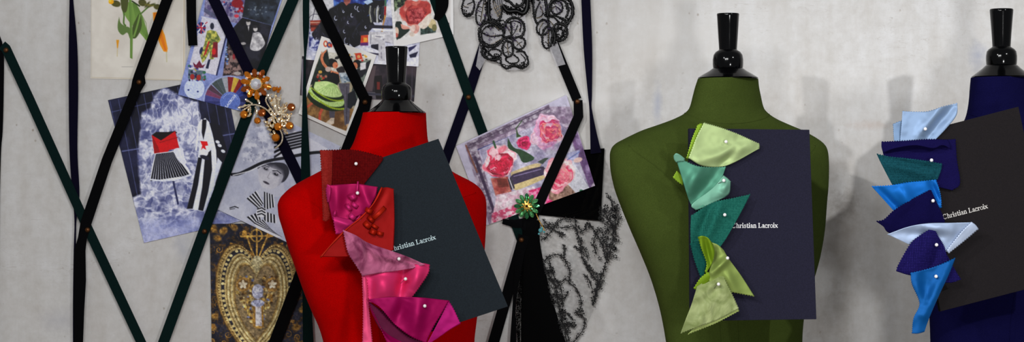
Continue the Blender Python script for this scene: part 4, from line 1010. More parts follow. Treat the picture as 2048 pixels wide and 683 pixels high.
# roses
A.rose2(462, 208, 84, [(206, 168, 190), (214, 186, 200), (186, 140, 172), (196, 150, 180)], [(170, 40, 86), (206, 76, 104), (222, 120, 130), (226, 150, 120)], (.2, -.05), 3)
A.noise([(390, 150), (540, 130), (540, 290), (400, 300)], (120, 70, 120), (150, 90, 140), 9, 88, .5, .75, .5, 8, True)
A.rose2(226, 350, 84, [(226, 190, 196), (220, 120, 136), (226, 206, 208), (206, 60, 90)], [(120, 8, 34), (176, 24, 60), (206, 50, 84), (190, 36, 70)], (.12, .12), 4)
A.rose2(352, 256, 35, [(206, 70, 116), (190, 40, 90)], [(110, 8, 46), (150, 16, 66), (186, 40, 90)], (0, .1), 6); A.poly([(310, 180), (322, 215), (338, 225), (312, 232)], (60, 84, 52)); A.line([(338, 150), (308, 190)], 5, (60, 84, 52))
A.rose2(512, 405, 92, [(226, 196, 196), (222, 170, 178), (228, 206, 204), (218, 140, 156)], [(206, 60, 96), (216, 110, 130), (224, 160, 166), (222, 140, 140)], (.1, .1), 9)
A.poly([(270, 232), (300, 280), (340, 292), (400, 330), (370, 350), (340, 350), (318, 310), (272, 282)], (44, 70, 46), smooth=30); A.line([(200, 250), (210, 280)], 10, (50, 80, 56)); A.poly([(415, 350), (450, 330), (470, 330), (440, 360)], (60, 70, 62))
A.poly([(550, 310), (620, 290), (610, 345), (570, 340)], (160, 160, 190)); A.ell(612, 340, 22, 12, (206, 176, 170), -15); A.line([(560, 340), (620, 300)], 5, (110, 120, 170))
A.grain(.16, 3.2, 85, [(60, 262), (555, 60), (695, 460), (200, 640)])
A.grain(.12, 12, 86)
card('photograph', 'photograph of pink roses and an ink roller in a purple painted frame', 'photograph', A, .0085)

# --- black card behind it
card('black_card', 'plain black card sticking out behind the pink roses photograph', 'card', None, .006, BLACKCARD, quad=[(1085, 305), (1209, 296), (1201, 441), (1070, 429)], group='sheets of card on the wall')
# ------------------------------------------------------------------ velvet ribbons
def ribmat(name, c):
    m, nt, b = newmat(name)
    v = objco(nt)
    n = nd(nt, 'ShaderNodeTexNoise', {'Vector': v, 'Scale': 800.0, 'Detail': 2.0})
    l = lin(c)
    nt.links.new(ramp(nt, n.outputs['Fac'], [(.3, tuple(x * .7 for x in l)), (.7, tuple(x * 1.2 for x in l))]), b.inputs['Base Color'])
    b.inputs['Roughness'].default_value = .9; b.inputs['Specular IOR Level'].default_value = .08
    return m
RBLACK, RGREEN, RNAVY = ribmat('black_velvet', '040406'), ribmat('dark_green_velvet', '061b1a'), ribmat('midnight_velvet', '08061a')

def ribbon(label, mat, pts, d, w=None, group='velvet ribbons stretched across the wall', smooth=False):
    """pts: (px, py[, width px[, extra depth mm]])"""
    q = [(p[0], p[1], p[2] if len(p) > 2 else w, p[3] if len(p) > 3 else 0) for p in pts]
    if smooth: q = [tuple(p) for p in crom(q, 48)]
    L, R = [], []
    for i, (x, y, ww, e) in enumerate(q):
        a, b = q[max(i - 1, 0)], q[min(i + 1, len(q) - 1)]
        def nrm(u, v):
            dx, dy = v[0] - u[0], v[1] - u[1]; l = math.hypot(dx, dy) or 1; return dx / l, dy / l
        t0, t1 = nrm(a, q[i]) if i else nrm(q[i], b), nrm(q[i], b) if i < len(q) - 1 else nrm(a, q[i])
        tx, ty = t0[0] + t1[0], t0[1] + t1[1]; l = math.hypot(tx, ty) or 1; tx, ty = tx / l, ty / l
        k = 1 / max(.6, tx * t0[0] + ty * t0[1])
        dd = d + e * .001
        L.append(P(x - ty * ww / 2 * k, y + tx * ww / 2 * k, dd)); R.append(P(x + ty * ww / 2 * k, y - tx * ww / 2 * k, dd))
    m = MB(); m.grid([L, R])
    o = m.build('velvet_ribbon', mat, None, False, mod=solid(.0008)); tag(o, label, 'ribbon', group)
    return o
DR = .0135
ribbon('dark green ribbon running down from the tack at the far left edge', RGREEN, [(4, 90), (12, 97), (60, 200), (175, 455), (290, 700)], DR + .0016, 19)
ribbon('black ribbon hanging straight down at the far left edge', RBLACK, [(-12, 60, 14), (1, 100, 12), (3, 180, 9), (2, 260, 7), (-3, 340, 8), (-10, 700, 10)], DR, smooth=True)
ribbon('loose midnight ribbon hanging straight down left of the botanical print', RNAVY, [(142, -40, 5), (143, 5, 8, 2), (146, 90, 17, 4), (147, 180, 19, 5), (147, 300, 16, 4), (152, 390, 14, 1), (151, 440, 4, 0), (150, 500, 5, 0), (152, 600, 12, 2), (153, 700, 14, 2)], DR - .002, smooth=True)
ribbon('black ribbon crossing the corner of the botanical print', RBLACK, [(352, -40), (334, 0), (279, 150, 21), (278, 163, 27), (272, 178, 21), (214, 320), (172, 445, 22), (165, 475, 18, 1), (160, 500, 22, 2), (160, 560, 24, 3), (158, 620, 21, 3), (157, 700, 17, 3)], DR + .0034, 21)
ribbon('short black ribbon end hanging between the botanical print and collage card', RBLACK, [(382, -40, 19), (383, 40, 19), (386, 91, 18)], DR + .001)
ribbon('midnight ribbon crossing the collage card behind the gold brooch', RNAVY, [(406, -48), (428, 0), (497, 142), (556, 268), (602, 362), (640, 440)], DR, 21)
ribbon('dark green ribbon crossing between collage card and dress photograph', RGREEN, [(601, -40), (586, 0), (524, 142), (494, 230), (408, 461), (321, 700)], DR + .0018, 21)
ribbon('narrow dark green ribbon hanging twisted left of the dancers postcard', RGREEN, [(613, -40, 13), (612, 10, 13, 2), (612, 60, 12, 3), (610, 115, 4, 2), (609, 180, 7, 1), (610, 260, 13, 2), (611, 330, 18, 3), (612, 420, 19, 3), (613, 560, 17, 3), (617, 700, 22, 3)], DR + .004, smooth=True)
ribbon('black ribbon crossing the dancers postcard', RBLACK, [(617, -40), (634, 0), (728, 195)], DR + .0012, 21)
ribbon('black ribbon running down behind the red form and over the heart card', RBLACK, [(733, 190), (728, 215), (690, 310), (597, 560), (543, 702)], DR, 24)
ribbon('dark green ribbon running from the flower card to the tack below the roses', RGREEN, [(853, -48), (870, 0), (937, 188), (985, 318), (1043, 478)], DR - .0055, 20)
ribbon('midnight ribbon running from the large lace motif down behind the red form', RNAVY, [(1003, -20), (968, 90), (936, 190), (893, 312), (850, 440)], DR - .0072, 20)
ribbon('black ribbon under the small lace motif', RBLACK, [(1062, -20), (1105, 80), (1154, 199)], DR - .003, 19)
ribbon('black ribbon crossing the pink roses photograph', RBLACK, [(1156, 200, 18), (1157, 232, 19), (1072, 420, 20), (1052, 462, 20)], DR - .001)
ribbon('midnight ribbon hanging straight down beside the small lace motif', RNAVY, [(1170, -40, 17), (1172, 10, 18, 1), (1176, 100, 17, 2), (1180, 190, 8, 1), (1181, 215, 5, 0), (1186, 260, 12, 1), (1192, 306, 22, 0)], DR - .003, smooth=True)
ribbon('black ribbon running down from the tack below the roses photograph', RBLACK, [(1048, 470), (1040, 500), (1014, 590), (982, 702)], DR + .001, 22)
ribbon('thin black ribbon tail hanging beside the black lace shawl', RBLACK, [(1043, 480, 18), (1038, 520, 16), (1031, 580, 9, 1), (1028, 620, 7, 1), (1027, 660, 11, 2), (1026, 702, 14, 2)], DR + .0022, smooth=True)
ribbon('black ribbon scrap on the edge of the flower card', RBLACK, [(878, -30, 24), (884, 0, 26), (882, 20, 22), (872, 40, 10)], DR - .002, smooth=True)
ribbon('small black ribbon fold under the green brooch', RBLACK, [(1005, 442, 10), (1030, 447, 16), (1062, 444, 22)], DR - .0035)

# ------------------------------------------------------------------ brass tacks
BRASS = plain('tarnished_brass', '55341a', .45, metal=.8, noise=.35, nscale=150)
def tack(px, py, d, label):
    c = P(px, py, d)
    t = thing('brass_tack', label, 'tack', c, 'brass tacks holding the ribbons')
    m = MB(); m.lathe(c, [(.0052, 0), (.0050, .0010), (.0042, .0024), (.0026, .0034), (0, .0038)], 20, axis='y'); fixnormals(m.build('tack_head', BRASS, t, True))
    m = MB(); m.tube([c + Vector((0, .0004, 0)), c + Vector((0, .012, 0))], .0007, 6); m.build('shank', BRASS, t)
for px, py, e, l in ((12, 100, .003, 'brass tack at the top end of the leftmost green ribbon'), (278, 164, .0045, 'brass tack at the corner of the botanical print'),
                     (175, 459, .0048, 'brass tack where the lowest left black and green ribbons cross'), (409, 462, .003, 'brass tack beside the upper corner of the heart card'),
                     (730, 204, .003, 'brass tack beside the black neck finial of the red form'), (937, 194, -.004, 'brass tack where ribbons cross between red form and lace motif'),
                     (1155, 203, -.0005, 'brass tack above the pink roses photograph'), (1043, 479, .003, 'brass tack below the green brooch')):
    tack(px, py, DR + e, l)

# ------------------------------------------------------------------ brooches
GOLD = plain('gilt_metal', 'd8a850', .28, metal=.85)
AMBER = plain('amber_glass', 'd87a0c', .12, spec=.8, metal=.55)
AMBER2 = plain('dark_amber_glass', 'a04c08', .12, spec=.8, metal=.55)
DIAM = plain('clear_crystal', 'f4f4fa', .12, spec=1.0, metal=.6)
DIAMS = plain('pale_crystal', 'f2e6cc', .16, spec=1.0, metal=.6)
EMER = plain('green_glass', '5fae6c', .12, spec=.8, metal=.6)
EMER2 = plain('deep_green_glass', '2f7a4a', .12, spec=.8, metal=.6)
TEALC = plain('teal_crystal', '4fa0a8', .07, spec=.9, coat=.7)

def k_at(d): return (CAMD - d) / FPX
DB = .021
def gold_brooch():
    Zt = lambda x, y: (x / 3.693 + 470, y / 3.693 + 125)
    k = k_at(DB)
    c = P(*Zt(154, 158), DB)
    t = thing('gold_brooch', 'gold flower brooch with amber stones, clear centre crystal and sprays', 'brooch', P(530, 215, DB))
    m = MB(); m.lathe(c, [(.0175, -.002), (.0180, .001), (.012, .004), (0, .004)], 28, axis='y'); fixnormals(m.build('backing', GOLD, t, True))
    for i in range(10):     # amber petals of two tones round the centre
        a = math.radians(90 + 36 * i + 6); r = 23.0
        q = MB(); q.gem(P(*[(Zt(154, 158)[0] + math.cos(a) * r * (1.0 if i % 2 else .92)), (Zt(154, 158)[1] - math.sin(a) * r * (1.0 if i % 2 else .92))], DB + .003), a, 20 * k, 11.5 * k, .005)
        fixnormals(q.build('petal', AMBER if i % 3 else AMBER2, t))
    for i in range(10):
        a = math.radians(90 + 36 * i - 12); r = 22
        q = MB(); q.stone(P(Zt(154, 158)[0] + math.cos(a) * r, Zt(154, 158)[1] - math.sin(a) * r, DB + .006), 3.0 * k if i % 2 else 3.8 * k); q.build('small_crystal', DIAM, t)
    q = MB(); q.lathe(P(*Zt(154, 158), DB + .003), [(12.6 * k, 0), (12.6 * k, .0035), (11.8 * k, .0045), (11.6 * k, .0035)], 24, axis='y'); q.build('centre_setting', GOLD, t, True)
    q = MB(); q.lathe(P(*Zt(154, 158), DB + .006), [(11.8 * k, 0), (11.8 * k, .0012), (9.6 * k, .0030), (8.2 * k, .0040), (5.0 * k, .0056), (0, .0057)], 8, axis='y'); q.build('centre_crystal', DIAM, t)
    # bar of amber stones on the right of the flower
    for x, y, r in ((245, 185, 24), (290, 195, 24), (322, 190, 26), (318, 212, 16)):
        q = MB(); q.ball(P(*Zt(x, y), DB + .003), r / 3.693 * k * .8, 8); q.build('round_stone', AMBER, t)
    q = MB(); q.ball(P(*Zt(322, 178), DB + .008), 2.4 * k, 8); q.build('small_crystal', DIAM, t)
    # curved stems set with crystals
    stems = [[(30, 335), (60, 325), (110, 312), (170, 315), (230, 345), (275, 395), (300, 450), (330, 490), (350, 540), (342, 590), (300, 632)],
             [(300, 390), (270, 350), (245, 315), (228, 280), (240, 245), (270, 235)], [(318, 380), (300, 300), (290, 260), (300, 225)], [(345, 390), (320, 320), (322, 280), (340, 240)],
             [(60, 350), (85, 335), (110, 318)], [(110, 320), (115, 350), (105, 385), (95, 395)], [(150, 330), (165, 360), (150, 400)], [(165, 270), (180, 300)], [(80, 272), (125, 300)]]
    for st in stems:
        pp = [P(x, y, DB + .003) for x, y in [Zt(*s_) for s_ in [tuple(p) for p in crom(st, 36)]]]
        q = MB(); q.tube(pp, 1.5 * k, 6); q.build('stem', GOLD, t, True)
        pts = crom(st, max(2, int(sum(math.dist(a, b) for a, b in zip(st, st[1:])) / 12)))
        q = MB()
        for p in pts: q.stone(P(*Zt(*p), DB + .0052), 2.0 * k)
        q.build('crystal_row', DIAMS, t)
    # leaf sprays of marquise crystals
    g = random.Random(3)
    lv = [(35, 330, 15), (65, 322, 30), (100, 350, 80), (110, 385, 60), (90, 280, -35), (175, 285, -60), (160, 360, 80), (300, 320, 80), (325, 330, 100), (345, 345, 60), (365, 360, 40), (375, 385, 25), (395, 400, 15), (330, 375, 80), (350, 385, 50), (310, 360, 110),
          (290, 400, 130), (270, 420, -70), (250, 440, 150), (225, 440, 140), (240, 470, 160), (265, 465, 120), (255, 495, 165), (270, 530, 170), (290, 515, 120), (360, 430, 30), (385, 425, 20), (400, 405, 50), (370, 465, 10), (365, 495, -20), (375, 515, -35), (345, 430, 70), (325, 420, 95),
          (380, 350, 65), (355, 320, 80), (375, 310, 60), (405, 385, 35), (300, 345, 95), (275, 380, 120), (340, 405, 45), (320, 300, 85), (298, 280, 95), (270, 300, 110), (260, 265, 100), (330, 270, 75)]
    lv += [(g.uniform(250, 385), g.uniform(320, 470), g.uniform(20, 130)) for _ in range(30)] + [(g.uniform(240, 330), g.uniform(240, 330), g.uniform(70, 120)) for _ in range(12)]
    gs = MB()
    for x, y, a in lv: gs.gem(P(*Zt(x, y), DB + .0028), math.radians(a), 10.2 * k, 5.4 * k, .0016)
    gs.build('gilt_setting', GOLD, t)
    for x, y, a in lv:
        q = MB(); q.gem(P(*Zt(x, y), DB + .004), math.radians(a), 8.6 * k, 4 * k, .0028); fixnormals(q.build('leaf_crystal', DIAMS, t))
    for x, y, r, mt in ((65, 382, 31, AMBER), (198, 370, 31, AMBER2), (165, 428, 26, AMBER), (415, 328, 31, AMBER2), (403, 465, 31, AMBER), (318, 472, 31, AMBER), (300, 553, 32, AMBER)):
        rr = r / 3.693 * k
        q = MB(); q.lathe(P(*Zt(x, y), DB + .004), [(rr, -.002), (rr * 1.04, .001), (rr * .95, .003)], 18, axis='y'); s = q.build('stone_setting', GOLD, t, True)
        q = MB(); q.lathe(P(*Zt(x, y), DB + .005), [(rr * .92, 0), (rr * .9, .0016), (rr * .66, .0036), (rr * .3, .0044), (0, .0044)], 10, axis='y'); q.build('stone', mt, s)
    q = MB(); q.ball(P(*Zt(256, 428), DB + .006), 3.4 * k, 8); q.build('small_crystal', DIAM, t)
gold_brooch()

def green_brooch():
    k = k_at(DB); cx, cy = 1053.5, 411.5
    t = thing('green_brooch', 'green glass flower brooch with a dangling stem below the roses photograph', 'brooch', P(cx, cy, DB))
    m = MB(); m.lathe(P(cx, cy, DB - .004), [(.016, -.002), (.017, .001), (.010, .004), (0, .004)], 28, axis='y'); fixnormals(m.build('backing', GOLD, t, True))
    for i in range(12):
        a = math.radians(90 + 30 * i); r = 18.5
        q = MB(); q.gem(P(cx + math.cos(a) * r, cy - math.sin(a) * r, DB), a, 15.5 * k, 8.6 * k, .0042); fixnormals(q.build('petal', EMER if i % 3 else EMER2, t))
    for i in range(9):
        a = math.radians(12 + 40 * i); r = 10.5
        q = MB(); q.gem(P(cx + math.cos(a) * r, cy - math.sin(a) * r, DB + .004), a, 8 * k, 5.4 * k, .0036); fixnormals(q.build('inner_petal', EMER2 if i % 2 else EMER, t))
    for i in range(8):
        a = math.radians(45 * i + 10); r = 6.5 if i % 2 else 9.5
        q = MB(); q.ball(P(cx + math.cos(a) * r, cy - math.sin(a) * r, DB + .008), 1.7 * k, 7); q.build('gold_bead', GOLD, t, True)
    q = MB(); q.ball(P(cx, cy, DB + .007), 2.6 * k, 8); q.build('centre_bead', plain('dark_bead', '1a1208', .2), t)
    pp = [P(x, y, DB - .002) for x, y in [tuple(p) for p in crom([(1072, 426), (1078, 440), (1085, 452), (1090, 462)], 16)]]
    q = MB(); q.tube(pp, 1.1 * k, 6); q.build('stem', GOLD, t, True)
    for x, y, r in ((1081, 460, 4.6), (1084, 455, 2.4), (1078, 467, 2.4), (1088, 463, 2.4)):
        q = MB(); q.ball(P(x, y, DB - .001), r * k, 7); q.build('dangling_crystal', TEALC, t)
green_brooch()

# ------------------------------------------------------------------ beaded lace motifs
BEAD = plain('jet_bead', '010102', .35, spec=.2)
VIOL = plain('violet_sequin', '8a78a4', .15, metal=.7)
THREAD = plain('pale_thread', 'b8a688', .7)
def tulle_mat(name, c, lo, hi):
    """net too fine to see its threads: lets part of the light through"""
    m, nt, b = newmat(name)
    b.inputs['Base Color'].default_value = c4(c); b.inputs['Roughness'].default_value = .9
    b.inputs['Specular IOR Level'].default_value = .1
    n = nd(nt, 'ShaderNodeTexNoise', {'Vector': objco(nt), 'Scale': 160.0, 'Detail': 3.0})
    nt.links.new(ramp(nt, n.outputs['Fac'], [(.35, (lo, lo, lo)), (.65, (hi, hi, hi))]), b.inputs['Alpha'])
    return m
TULLE = tulle_mat('white_tulle', 'cfcdd2', .42, .52)
DL = .017
def lace(label, zo, outline_tulle, cords, beads, sequins, threads):
    Zt = lambda p: (p[0] / zo[2] + zo[0], p[1] / zo[2] + zo[1])
    ps = [Zt(p) for p in outline_tulle]; cx = sum(p[0] for p in ps) / len(ps); cy = sum(p[1] for p in ps) / len(ps); k = k_at(DL)
    t = thing('lace_motif', label, 'lace', P(cx, cy, DL - .004), 'black beaded lace motifs')
    m = MB(); vs = [P(x, y, DL - .0025) for x, y in ps]; m.add(vs, [tuple(range(len(vs)))]); m.build('tulle', TULLE, t)
    g = random.Random(5)
    m = MB()
    for pts, w in cords:
        n = max(6, int(sum(math.dist(a, b) for a, b in zip(pts, pts[1:])) / 6)); cc = crom(pts, n)
        m.tube([P(*Zt(p), DL) for p in cc], w / zo[2] * .36 * k, 6)
        for p in cc:      # beads sewn along the cord
            for _ in range(1 + int(w / 14)): m.ball(P(*Zt((p[0] + g.uniform(-w, w) * .42, p[1] + g.uniform(-w, w) * .42)), DL + g.uniform(-.0006, .0016)), g.uniform(3.2, 5.2) / zo[2] * k * min(1, .5 + w / 30), 5)
    for x, y, r in beads:
        n = int(r * r / 45)
        for _ in range(n):
            a, q = g.uniform(0, 6.28), r * math.sqrt(g.random()); m.ball(P(*Zt((x + q * math.cos(a), y + q * math.sin(a))), DL + g.uniform(-.001, .0015)), g.uniform(4, 7.5) / zo[2] * k, 6)
    m.build('beaded_cord', BEAD, t, True)
    m = MB()
    for x, y, r, n in sequins:
        for _ in range(n):
            a, q = g.uniform(0, 6.28), r * math.sqrt(g.random()); m.lathe(P(*Zt((x + q * math.cos(a), y + q * math.sin(a))), DL + .003), [(g.uniform(3.5, 5.5) / zo[2] * k, 0), (.0002, .0009)], 7, axis='y')
    m.build('sequins', VIOL, t)
    m = MB()
    for pts in threads: m.tube([P(*Zt(p), DL + .0012) for p in pts], 3.2 / zo[2] / 2 * k, 5)
    m.build('stitched_veins', THREAD, t, True)
def loop(cx, cy, rx, ry, rot=0, a0=0, a1=360, n=22):
    c, s_ = math.cos(math.radians(rot)), math.sin(math.radians(rot)); o = []
    for i in range(n + 1):
        a = math.radians(a0 + (a1 - a0) * i / n); x, y = rx * math.cos(a), ry * math.sin(a); o.append((cx + x * c - y * s_, cy + x * s_ + y * c))
    return o
def scallop(pts, r, n):
    o = []
    for i in range(n):
        p, q = crom(pts, n)[i:i + 2]; cx, cy = (p[0] + q[0]) / 2, (p[1] + q[1]) / 2; a = math.degrees(math.atan2(q[1] - p[1], q[0] - p[0]))
        o.append((loop(cx, cy, math.dist(p, q) / 2 * 1.05, r, a, 0, 360, 10), 9))
    return o
zl = (910, 0, 4.552)
c1 = [(loop(120, 60, 56, 88, 8), 22), (loop(120, 100, 34, 34, 0, 0, 200), 12), ([(120, 70), (85, 60), (70, 30)], 9), ([(110, 40), (170, 15)], 12),
      (loop(240, 110, 46, 118, 10), 22), ([(262, 10), (250, 90), (232, 190)], 9), ([(205, 50), (250, 70)], 8), ([(210, 95), (245, 110)], 8), ([(212, 140), (240, 150)], 8), ([(290, 20), (262, 40)], 8),
      ([(308, -90), (308, 130), (325, 190)], 44), ([(345, -90), (350, 20)], 20), ([(430, 60), (420, 130), (400, 180), (330, 190)], 26),
      ([(435, 50), (480, 100), (560, 100), (620, 120), (655, 70), (665, -80)], 62), ([(640, -60), (610, 40), (540, 55), (505, 20), (450, -10), (440, -80)], 34),
      (loop(540, 260, 92, 98, 0, -200, 60), 30), (loop(582, 392, 58, 56), 26), (loop(480, 445, 48, 72, -4), 26), (loop(330, 310, 112, 118, 12), 28), (loop(325, 320, 84, 88, 10, 60, 300), 14),
      ([(350, 420), (400, 380), (460, 345), (505, 330)], 30), ([(505, 200), (515, 270), (508, 350)], 24), ([(250, 300), (330, 330), (430, 320)], 18), ([(220, 230), (290, 200), (420, 260)], 26), ([(300, 190), (370, 215), (440, 270)], 30),
      ([(545, 360), (580, 395), (605, 430)], 9), ([(560, 420), (580, 395), (610, 380)], 9), ([(480, 380), (480, 440), (485, 500)], 9), ([(450, 420), (480, 440), (510, 415)], 9), ([(455, 480), (482, 470), (508, 480)], 9),
      ([(470, 240), (500, 290), (510, 330)], 10), ([(570, 230), (545, 290), (515, 330)], 10), ([(480, 210), (545, 190), (600, 220), (590, 290)], 14),
      (loop(335, 480, 92, 62, 10, 20, 200), 30), (loop(365, 480, 56, 34, 5), 16), ([(560, 470), (620, 470), (660, 530), (660, 590), (610, 622), (560, 600), (510, 600), (470, 625), (425, 590), (415, 540)], 24), ([(540, 500), (580, 540), (560, 570), (500, 575), (460, 540), (470, 520)], 16), ([(600, 490), (640, 540), (620, 590)], 12)]
c1 += scallop([(225, 250), (228, 340), (250, 420), (290, 500), (360, 545), (420, 560)], 16, 9) + scallop([(430, 590), (480, 615), (540, 590), (600, 615), (655, 590)], 14, 8)
for k_ in range(5): c1.append(([(340 + k_ * 20, -20), (360 + k_ * 18, 70), (400 + k_ * 6, 155)], 5))
lace('large black beaded lace motif hanging at the top of the wall, ribbon behind it', zl,
     [(60, -90), (690, -90), (680, 60), (640, 150), (660, 300), (650, 430), (680, 560), (640, 630), (470, 640), (385, 560), (290, 520), (225, 640), (190, 600), (225, 400), (215, 230), (190, 150), (60, 140)],
     c1, [(300, 60, 40), (560, 100, 70), (640, 60, 40), (500, 345, 34), (420, 230, 50), (330, 210, 50), (270, 460, 36), (370, 520, 36), (620, 590, 30), (110, 130, 34), (245, 430, 26), (470, 90, 40)],
     [(300, 150, 40, 12), (330, 320, 70, 26), (500, 240, 60, 22), (560, 220, 50, 14), (540, 330, 50, 12), (210, 60, 50, 12), (230, 210, 26, 6)],
     [[(290, 10), (262, 40), (250, 110), (235, 200)], [(340, 30), (420, 150)], [(350, 10), (425, 110)], [(345, 70), (400, 160)], [(425, 40), (350, 80)], [(425, 80), (360, 120)], [(425, 115), (380, 150)], [(300, 190), (360, 230), (410, 280)], [(300, 330), (370, 320)], [(330, 400), (390, 370), (440, 345)], [(480, 240), (505, 300)], [(560, 290), (590, 260)], [(560, 375), (605, 420)], [(470, 400), (490, 490)], [(80, 60), (150, 40)]])
c2 = [([(720, -80), (712, 60), (722, 160), (750, 220)], 26), ([(810, -80), (830, 40), (845, 150)], 40), ([(775, 20), (740, 90), (730, 170)], 14), ([(780, 60), (800, 120), (780, 150), (740, 165)], 12),
      (loop(940, 90, 90, 100, 0, 150, 400), 30), (loop(1000, 110, 70, 120, 10, -100, 120), 34), (loop(925, 70, 54, 60), 20), ([(880, 80), (920, 60), (960, 100), (930, 130)], 14), ([(860, 140), (930, 150), (1000, 190), (1010, 250)], 26),
      (loop(800, 250, 55, 70, 20), 24), (loop(840, 340, 46, 100, 4), 26), (loop(955, 290, 66, 80, -10), 30), (loop(950, 300, 34, 44, 0), 18), (loop(890, 210, 46, 60, -30), 20), ([(848, 160), (852, 260), (850, 420)], 16), ([(880, 250), (910, 330), (900, 400)], 40),
      ([(800, 210), (770, 260), (770, 300)], 10), ([(820, 380), (850, 400)], 8), ([(850, 180), (890, 220), (910, 260)], 12)]
c2 += scallop([(1030, -20), (1070, 60), (1065, 150), (1010, 220), (1015, 290), (970, 365), (930, 370)], 15, 11)
lace('small black beaded lace motif at the top beside the midnight ribbon', zl,
     [(705, -90), (1040, -90), (1080, 80), (1060, 180), (1020, 330), (960, 380), (930, 380), (1005, 585), (925, 605), (860, 440), (800, 420), (740, 280), (708, 180)],
     c2, [(1030, 60, 34), (1010, 190, 40), (960, 290, 50), (900, 360, 36), (830, 120, 34), (770, -20, 40), (980, 340, 26), (900, 20, 26)],
     [(800, 60, 50, 16), (930, 90, 46, 20), (940, 30, 40, 12), (860, 270, 40, 8), (830, 200, 30, 6)],
     [[(735, 165), (770, 160), (800, 150)], [(780, 40), (795, 110)], [(848, 280), (850, 400)], [(800, 200), (770, 260)], [(870, 190), (905, 250)], [(880, 80), (920, 60)]])

# ------------------------------------------------------------------ black lace shawl
NET = tulle_mat('black_net', '12100d', .08, .24)
LACEB = plain('black_lace_thread', '0c0c0e', .8)
SHB = plain('black_shawl_cloth', '060607', .95, spec=.05, bumpy=.5, nscale=500)
def shawl():
    Zt = lambda x, y: (x / 2.113 + 960, y / 2.113 + 360)
    dS = .006
    t = thing('lace_shawl', 'black lace shawl hanging between the red and green dress forms', 'shawl', P(1120, 700, dS))
    out = [(1060, 445), (1130, 432), (1203, 436), (1202, 330), (1207, 297), (1222, 318), (1234, 366), (1239, 407), (1234, 455), (1216, 530), (1192, 606), (1163, 672), (1140, 720), (1060, 740), (1046, 560)]
    # gentle folds across the net
    m = MB(); q = [(1200, 297, 1236, 372), (1190, 340, 1238, 392), (1160, 420, 1239, 410), (1062, 446, 1236, 440), (1056, 480, 1228, 478), (1052, 520, 1218, 523), (1050, 570, 1204, 572), (1050, 620, 1187, 620), (1052, 672, 1163, 672), (1056, 740, 1128, 740)]
    q = [(1204, 298, 1216, 305), (1203, 330, 1228, 340)] + q[3:] if False else q
    rows = []
    for (xa, ya, xb, yb) in [tuple(p) for p in [np.array(v) for v in q]]:
        rows.append([P(xa + (xb - xa) * i / 30, ya + (yb - ya) * i / 30, dS + .0015 * math.sin(i * .9) + .002 * (i / 30)) for i in range(31)])
    m.grid(rows); m.build('net', NET, t, True)
    g = random.Random(31); m = MB(); k = k_at(dS + .004)
    def leafy(line, n, s=3.3, spread=8):
        n = int(n * 1.7)
        pts = [tuple(p) for p in crom(line, n)]
        m.tube([P(*Zt(*p), dS + .0045) for p in pts], .9 * k, 5)
        for i, (x, y) in enumerate(pts):
            for _ in range(2):
                a = g.uniform(0, 6.28); r = g.uniform(2, spread); L = g.uniform(s * .8, s * 1.6)
                c = P(*Zt(x + r * math.cos(a) * 1.4, y + r * math.sin(a) * 1.4), dS + .0045 + g.uniform(-.0006, .0006)); b = g.uniform(0, 6.28)
                u = Vector((math.cos(b), 0, math.sin(b))) * L * k * .5; w = Vector((-math.sin(b), 0, math.cos(b))) * L * k * .22
                m.add([c - u, c - u * .3 + w, c + u * .6 + w * .7, c + u, c + u * .6 - w * .7, c - u * .3 - w], [(0, 1, 2, 3, 4, 5)])
    def flower(x, y, r):
        for i in range(6):
            a = i * 1.047 + g.uniform(0, .5); c = P(*Zt(x + math.cos(a) * r, y + math.sin(a) * r), dS + .005)
            u = Vector((math.cos(a), 0, -math.sin(a))) * r * .62 * k * .47; w = Vector((math.sin(a), 0, math.cos(a))) * r * .42 * k * .47
            m.add([c - u, c - u * .2 + w, c + u * .7 + w * .6, c + u, c + u * .7 - w * .6, c - u * .2 - w], [(0, 1, 2, 3, 4, 5)])
    lines = [[(265, 165), (300, 200), (340, 225), (352, 235)], [(262, 250), (290, 230), (320, 190), (345, 165), (390, 168)], [(270, 340), (300, 318), (335, 316), (365, 345), (380, 395), (375, 430)], [(375, 430), (408, 460), (425, 500), (425, 540), (405, 560)], [(405, 560), (438, 580), (440, 620), (415, 660), (390, 690)],
             [(265, 345), (290, 400), (320, 450), (330, 520), (350, 600), (380, 680)], [(290, 330), (310, 400), (340, 450), (350, 520)], [(400, 165), (410, 220), (425, 260), (430, 320), (455, 370), (480, 410), (500, 430)], [(455, 180), (480, 210), (500, 240), (520, 280), (530, 330)],
             [(520, 120), (540, 160), (560, 200), (560, 260), (545, 320)], [(580, 100), (570, 180), (575, 240)], [(500, 200), (480, 260), (490, 310)], [(500, 410), (490, 460), (480, 520)], [(440, 340), (470, 380), (510, 400)], [(540, 60), (560, 110), (540, 180)], [(515, 240), (540, 300), (525, 370), (500, 440), (478, 530)], [(390, 600), (360, 640), (370, 690)], [(400, 280), (430, 300)], [(355, 270), (360, 300), (350, 320)]]
    lines += [[(300, 420), (340, 430), (365, 410)], [(310, 480), (350, 500), (375, 470)], [(330, 560), (365, 560), (395, 590)], [(345, 620), (375, 600), (400, 620)], [(455, 330), (440, 290), (415, 270)], [(470, 470), (500, 460), (520, 420)], [(545, 200), (575, 190), (590, 150)], [(530, 270), (560, 270), (572, 240)], [(300, 180), (280, 200), (262, 190)], [(340, 200), (370, 200), (395, 190)], [(440, 400), (460, 420), (470, 450)], [(415, 220), (440, 210), (450, 190)]]
    for l in lines:
        leafy(l, max(8, int(sum(math.dist(a, b) for a, b in zip(l, l[1:])) / 8)))
    for _ in range(44): flower(g.uniform(505, 582), g.uniform(105, 330), g.uniform(4, 8))
    for _ in range(46):
        f = g.random(); x, y = 285 + f * 70 + g.uniform(-20, 26), 370 + f * 270; flower(x, y, g.uniform(4, 8))
